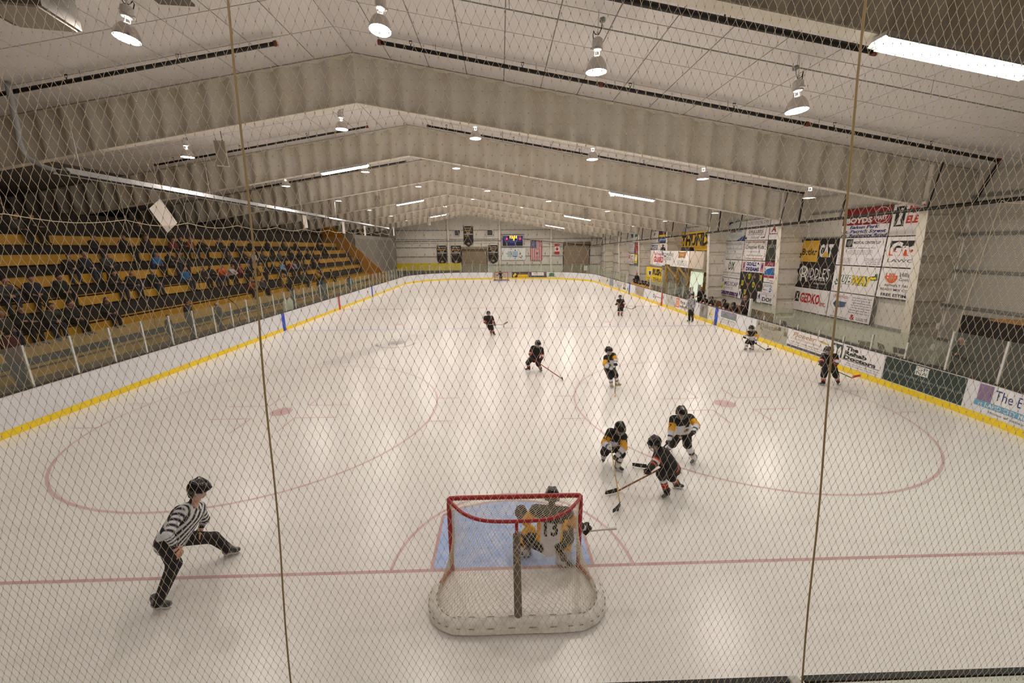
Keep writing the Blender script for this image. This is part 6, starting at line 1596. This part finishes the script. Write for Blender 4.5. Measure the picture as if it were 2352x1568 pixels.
# (y, tier, pose, top colour, trousers)
CROWD = [(12.32, 5, 'lap', GY, BL_), (12.95, 5, 'fold', BL_, BL_), (12.14, 3, 'knee', BL_, JN), (10.83, 2, 'lap', BL_, BL_), (12.9, 3, 'lap', NVY, JN), (13.75, 3, 'knee', GY, BL_), (13.1, 2, 'fold', BL_, JN), (13.85, 2, 'lap', BL_, JN),
    (9.9, 2, 'lap', NVY, BL_), (9.0, 2, 'knee', GY, JN), (8.0, 1, 'lap', olv, JN), (8.62, 1, 'fold', BL_, BL_), (9.35, 1, 'knee', olv, JN), (10.1, 1, 'lap', BL_, BL_), (11.52, 1, 'long', BL_, NVY), (16.5, 3, 'lap', blu, BL_), (17.01, 2, 'lap', blu, JN),
    (17.45, 3, 'fold', BL_, JN), (18.05, 3, 'lap', GY, BL_), (18.4, 2, 'lap', BRN, BL_), (19.05, 2, 'fold', BL_, JN), (19.7, 2, 'knee', org_, JN), (18.9, 4, 'lap', red_, BL_), (19.55, 4, 'fold', BL_, BL_), (17.13, 4, 'lap', BL_, JN), (15.94, 4, 'fold', BL_, BL_),
    (20.2, 4, 'lap', red_, JN), (20.9, 4, 'knee', BL_, BL_), (22.76, 4, 'lap', BL_, JN), (22.27, 3, 'lap', olv, JN), (20.6, 2, 'knee', WH_, BL_), (23.74, 3, 'fold', BL_, JN), (24.85, 3, 'lap', WH_, JN), (25.6, 3, 'knee', GY, BL_), (21.64, 2, 'lap', red_, BL_),
    (23.84, 2, 'lap', gld, BL_), (28.46, 4, 'fold', BL_, BL_), (28.19, 3, 'lap', GY, JN), (26.75, 2, 'lap', pal_, JN), (27.75, 2, 'knee', red_, BL_), (28.6, 2, 'lap', pal_, NVY), (29.71, 2, 'lap', GY, JN), (27.98, 1, 'lap', grn, JN), (37.6, 4, 'fold', BL_, BL_),
    (38.5, 4, 'lap', BL_, BL_), (33.09, 3, 'lap', BL_, JN), (34.2, 3, 'fold', BL_, BL_), (30.3, 1, 'knee', gld, BL_), (31.35, 1, 'lap', BL_, BL_), (42.8, 3, 'lap', BL_, GY), (43.2, 2, 'knee', GY, BL_), (22.6, 2, 'fold', BL_, BL_), (20.97, 1, 'knee', rst, JN),
    (22.3, 1, 'lap', GY, BL_), (25.1, 1, 'phone', gld, BL_), (24.2, 4, 'lap', BL_, JN), (26.12, 4, 'lap', BL_, BL_), (30.84, 4, 'fold', olv, BL_), (32.94, 4, 'lap', BL_, JN), (30.32, 3, 'lap', NVY, BL_), (25.66, 2, 'fold', BL_, JN), (14.99, 2, 'lap', BL_, JN), (17.98, 5, 'lap', BL_, BL_),
    (19.7, 5, 'fold', GY, BL_), (14.37, 4, 'lap', BL_, JN), (31.3, 3, 'knee', BL_, JN), (32.2, 2, 'lap', BL_, BL_), (33.4, 1, 'long', BL_, BL_)]
tier_w = ['lowest bench', 'second bench up', 'third bench up', 'fourth bench up', 'fifth bench up', 'top bench']
seen = {}
pose_w = {'lap': 'sitting upright', 'knee': 'leaning on knees', 'fold': 'with folded arms', 'phone': 'holding up hands', 'long': 'with long dark hair'}
rows = {}
for c in sorted(CROWD): rows.setdefault(c[1], []).append(c)
for tr, L in rows.items():
    for k, (y, _, pose, top, tro) in enumerate(L):
        n = k + 1; suf = 'th' if 10 <= n % 100 <= 20 else {1: 'st', 2: 'nd', 3: 'rd'}.get(n % 10, 'th')
        lab = '%s-clad spectator %s, %d%s from near end on %s' % (CN[top], pose_w[pose], n, suf, tier_w[tr])
        spectator(pose, (TX[tr] - .22, y, TZ[tr]), -PI / 2 + random.uniform(-.35, .25), top, tro, lab, s=random.uniform(.86, .96), group='spectators in the stand')
wk = 'people on the walkway'
spectator('bent', (-14.6, 6.7, .72), 1.9, (84, 36, 40), JN, 'person in dark red jacket and jeans standing behind the first left pane', hair=(30, 22, 20), group=wk)
spectator('standfold', (-14.5, 13.3, .72), -1.0, (70, 74, 78), (40, 46, 62), 'person in grey jacket standing on the walkway below the blue-coated spectators', group=wk)
spectator('stand', (-14.4, 12.0, .72), -.6, (60, 66, 72), (44, 50, 60), 'small child in grey on the walkway', s=.72, group=wk)
spectator('stand', (-14.3, 14.9, .72), 2.6, (64, 70, 72), (50, 54, 60), 'walking figure with a white hat behind the left glass', hair=(220, 218, 212), s=.8, group=wk)
spectator('bent', (-14.5, 22.6, .72), -1.4, (44, 58, 56), (36, 44, 46), 'child in dark green on the walkway near the blue line', s=.84, group=wk)
spectator('stand', (-14.5, 27.0, .72), .3, (70, 100, 110), JN, 'person in blue-green coat on the walkway, nearer of two', group=wk)
spectator('bent', (-14.6, 28.0, .72), -.4, (190, 146, 40), BL_, 'person in gold and black on the walkway, farther of two', group=wk)
spectator('stand', (-14.5, 33.2, .72), 0, (70, 110, 150), JN, 'distant person in blue on the walkway', s=.85, group=wk)
for y, lab, rz in ((19.75, 'pointed white foam board leaning at the left glass, nearer', .1), (20.3, 'pointed white foam board leaning at the left glass, farther', -.1)):
    b = MB(); b.prism([(0, -.26, 0), (0, .26, 0), (0, .30, .75), (0, .05, 1.02), (0, -.3, .8)], (.05, 0, 0)); o = b.build('foam_board', ink((222, 218, 206)), None, (-13.6, y, .72), rz); tag(o, lab, 'board', 'white foam boards')

# ---- players and staff on the right
b = MB(); b.bb((13.12, 15.2, -.06), (15.3, 37.0, .14)); tag(b.build('floor_bench_riser', m_conc), 'raised grey floor behind the bench boards', kind='structure')
m_bench = mat('bench_wood', (120, 84, 52), .7, noise=.2)
for y0, y1, lab in ((15.4, 21.5, 'wooden players bench near the blue line'), (29.6, 35.7, 'wooden players bench far along the right boards')):
    t = thing('players_bench', lab, 'bench', (14.15, (y0 + y1) / 2, .14), 0, 'players benches'); L = y1 - y0
    b = MB(); b.bb((-.2, -L / 2, .42), (.2, L / 2, .48)); b.build('seat', m_bench, t)
    b = MB(); b.bb((.32, -L / 2, .55), (.38, L / 2, 1.0)); b.build('backrest', m_bench, t)
    for k in range(4):
        b = MB(); yy = -L / 2 + .3 + (L - .6) * k / 3; b.bb((-.18, yy - .03, 0), (.36, yy + .03, .42)); b.build('leg', m_black, t)
def bench_pose(lean):
    J = {k: np.array(v) * .92 for k, v in sit(lean, 'knee', .13).items()}
    R_ = np.array(((0, -1, 0), (1, 0, 0), (0, 0, 1.0)))     # face the ice (-x)
    return {k: R_ @ v + np.array((-.2, 0, .62)) for k, v in J.items()}
def bench_player(kind, lab, x, y, lean, dz=.0, fwd=(-1, -.25, -.15)):
    J = {k: tuple(v + np.array((x, y, dz))) for k, v in bench_pose(lean).items()}
    return make_person(kind, J, fwd, lab, h=.021, group='players on the benches')[0]
p = bench_player('black', 'bench player in black and orange beside the standing coach', 14.0, 21.1, .12)
for y, lab, dz in ((20.1, 'bench player in black and orange, second from the coach', 0.0), (18.6, 'bench player in black and orange right of the blue stripe', .02), (17.6, 'bench player in black nearest the coach with white collar', -.04)):
    q = dup(p); q.location = (p.location.x - .05, y, dz); q['label'] = lab
p = bench_player('white', 'bench player in white and gold at the far end of the far bench', 14.0, 35.4, .14)
for k, y in enumerate((34.6, 33.8, 32.9, 32.1, 31.2)):
    q = dup(p); q.location = (p.location.x, y, random.uniform(-.04, .05)); q['label'] = 'bench player in white and gold on the far bench, %s from its far end' % _ord[k + 1]
stf = 'staff by the benches'
spectator('bent', (13.95, 22.2, .14), 1.9, BL_, BL_, 'coach in black jacket standing behind the linesman', group=stf)
spectator('standfold', (14.0, 17.15, .14), 1.7, (38, 32, 34), BL_, 'coach in dark jacket with pale collar by the white end post', group=stf)
spectator('bent', (14.2, 36.2, .14), 2.0, BL_, BL_, 'large coach in black bending over the far bench', s=1.08, group=stf)
for y, c, lab in ((26.9, (104, 116, 132), 'official in blue-grey seated behind the penalty glass'), (25.5, (60, 62, 60), 'official in dark grey behind the penalty glass'), (24.7, (52, 52, 54), 'second official in dark grey behind the penalty glass')):
    spectator('lap', (14.5, y, .70), PI / 2, c, BL_, lab, group=stf)
b = MB(); b.bb((14.15, 23.6, .14), (14.9, 28.2, .68)); tag(b.build('scorer_bench', m_bench), 'long wooden bench behind the penalty glass', 'bench')
spectator('stand', (16.1, 34.7, 3.11), 1.9, BL_, BL_, 'announcer in black standing in the press box', group=stf)
spectator('standfold', (15.2, 7.2, -.06), 1.3, (18, 16, 18), (16, 15, 17), 'person all in black standing before the near dark doors', hair=(20, 18, 18))
# ---- folding chairs against the right wall
def folding_chair(loc, rz, rgb, lab):
    m = mat('chair_%d' % rgb[0], rgb, .5, metal=.2); t = thing('folding_chair', lab, 'chair', loc, rz, 'folding chairs')
    b = MB(); b.bb((-.21, -.2, .43), (.21, .2, .455)); b.build('seat', m, t)
    b = MB(); b.box((0, .26, .74), (.42, .02, .2), Matrix.Rotation(-.2, 3, 'X')); b.build('backrest', m, t)
    for s in (-1, 1):
        b = MB(); b.smooth = True; b.tube([(s * .22, -.24, 0), (s * .22, .1, .45), (s * .22, .29, .86)], .012, 6); b.build('leg', m, t)
        b = MB(); b.smooth = True; b.tube([(s * .19, .26, 0), (s * .19, -.16, .44)], .012, 6); b.build('leg', m, t)
    b = MB(); b.smooth = True; b.tube([(-.22, .29, .86), (.22, .29, .86)], .012, 6); b.build('top_rail', m, t)
folding_chair((15.3, 10.6, -.06), 1.9, (156, 148, 128), 'beige folding chair behind the glass above the clinic advert')
folding_chair((15.5, 9.9, -.06), 1.2, (120, 100, 88), 'brown folding chair nearer the pale column')
folding_chair((15.6, 9.35, -.06), 1.7, (98, 84, 74), 'dark brown folding chair touching the pale column')
folding_chair((15.2, 15.2, -.06), 1.6, (60, 58, 58), 'dark folding chair behind the radiology advert')
# ------------------------------------------------------------------ knotted safety net hanging behind the near goal, in front of the seats
m_twine2 = mat('net_cord', (250, 242, 226), .85)
_t = m_twine2.node_tree; _o = _t.nodes['Material Output']; _pb = _t.nodes['Principled BSDF']
_tl = _t.nodes.new('ShaderNodeBsdfTranslucent'); _tl.inputs['Color'].default_value = lin((252, 244, 228)) + (1,)
_ms = _t.nodes.new('ShaderNodeMixShader'); _ms.inputs[0].default_value = .55      # pale nylon lets the light of the hall through
_t.links.new(_pb.outputs[0], _ms.inputs[1]); _t.links.new(_tl.outputs[0], _ms.inputs[2]); _t.links.new(_ms.outputs[0], _o.inputs['Surface'])
m_knot = mat('net_knot', (226, 204, 164), .85)
m_seam = mat('seam_rope', (196, 172, 126), .8)
NET_Z0, NET_Z1 = 2.44, 6.25
def net_y(x, z):
    """the net sags a little and its foot is drawn towards the seats"""
    return -3.30 - .17 * (7.6 - z) / 5.24 + .012 * math.sin(x * 2.1 + z) + .02 * math.sin(x * .7)
CW, CH = .0170, .0350        # half cell width / height of the diamond mesh
def build_net():
    x0, x1 = -3.4, 3.4
    nx = int((x1 - x0) / CW); nz = int((NET_Z1 - NET_Z0) / CH)
    V = []; F = []; KV = []; KF = []
    rnd = np.random.RandomState(5)
    jit = rnd.uniform(-.0012, .0012, (nz + 2, nx + 2, 2))
    def P(i, k):
        # the mesh is pulled a little wider at the top left and tighter at the right
        u = x0 + i * CW; x = u - .06 * math.sin(u * .6); z = NET_Z1 - k * CH
        return np.array((x + jit[k, i, 0], net_y(x, z), z + jit[k, i, 1]))
    pts = {}
    for k in range(nz + 1):
        for i in range(nx + 1):
            if (i + k) % 2 == 0: pts[(i, k)] = P(i, k)
    r = .00078
    off = [np.array((math.cos(a) * r, math.sin(a) * r, 0)) for a in (0, 2.094, 4.189)]
    for (i, k), p in pts.items():
        for di in (-1, 1):
            q = pts.get((i + di, k + 1))
            if q is None: continue
            d = q - p
            # slack S-shaped cords that leave every knot steeply
            c = [p, p + d * np.array((.27, .33, .33)), p + d * np.array((.73, .67, .67)), q]
            n0 = len(V)
            for m in c:
                for o in off: V.append(m + o)
            for s in range(3):
                a = n0 + 3 * s
                for e in range(3):
                    f = (e + 1) % 3
                    F.append((a + e, a + f, a + 3 + f, a + 3 + e))
        n0 = len(KV); s = .0026
        for o in ((0, 0, -1.5), (1, 0, 0), (0, 1, 0), (-1, 0, 0), (0, -1, 0), (0, 0, 1.5)): KV.append(p + np.array(o) * s)
        for f in ((0, 2, 1), (0, 3, 2), (0, 4, 3), (0, 1, 4), (5, 1, 2), (5, 2, 3), (5, 3, 4), (5, 4, 1)): KF.append(tuple(n0 + e for e in f))
    return V, F, KV, KF
net = thing('safety_net', 'knotted cream safety net hanging across the whole view', 'net', (0, 0, 0))
V, F, KV, KF = build_net()
o = put('mesh_cords', np_mesh('mesh_cords', np.array(V), np.array(F), [m_twine2]), net); o['kind'] = 'stuff'
me = bpy.data.meshes.new('knots'); me.from_pydata([tuple(v) for v in KV], [], KF); me.materials.append(m_knot)
o = put('knots', me, net); o['kind'] = 'stuff'
def seam(xt, xb, lab):
    b = MB(); b.smooth = True
    b.tube([(xt + (xb - xt) * k / 20 + .004 * math.sin(k), net_y(xt, NET_Z1 + (NET_Z0 - NET_Z1) * k / 20) - .006, NET_Z1 + (NET_Z0 - NET_Z1) * k / 20) for k in range(21)], .0042, 6)
    b.build('seam_rope', m_seam, net)['label'] = lab
seam(-.974, -1.166, 'left seam rope of the net')
seam(1.146, 1.372, 'right seam rope of the net')
b = MB(); b.smooth = True; b.tube([(-3.4, net_y(-3.4, NET_Z1), NET_Z1), (3.4, net_y(3.4, NET_Z1), NET_Z1)], .012, 6); b.build('head_cable', m_alu, net)
b = MB(); b.smooth = True; b.tube([(-3.4, net_y(-3.4, NET_Z0), NET_Z0), (3.4, net_y(3.4, NET_Z0), NET_Z0)], .006, 6); b.build('foot_cable', m_seam, net)
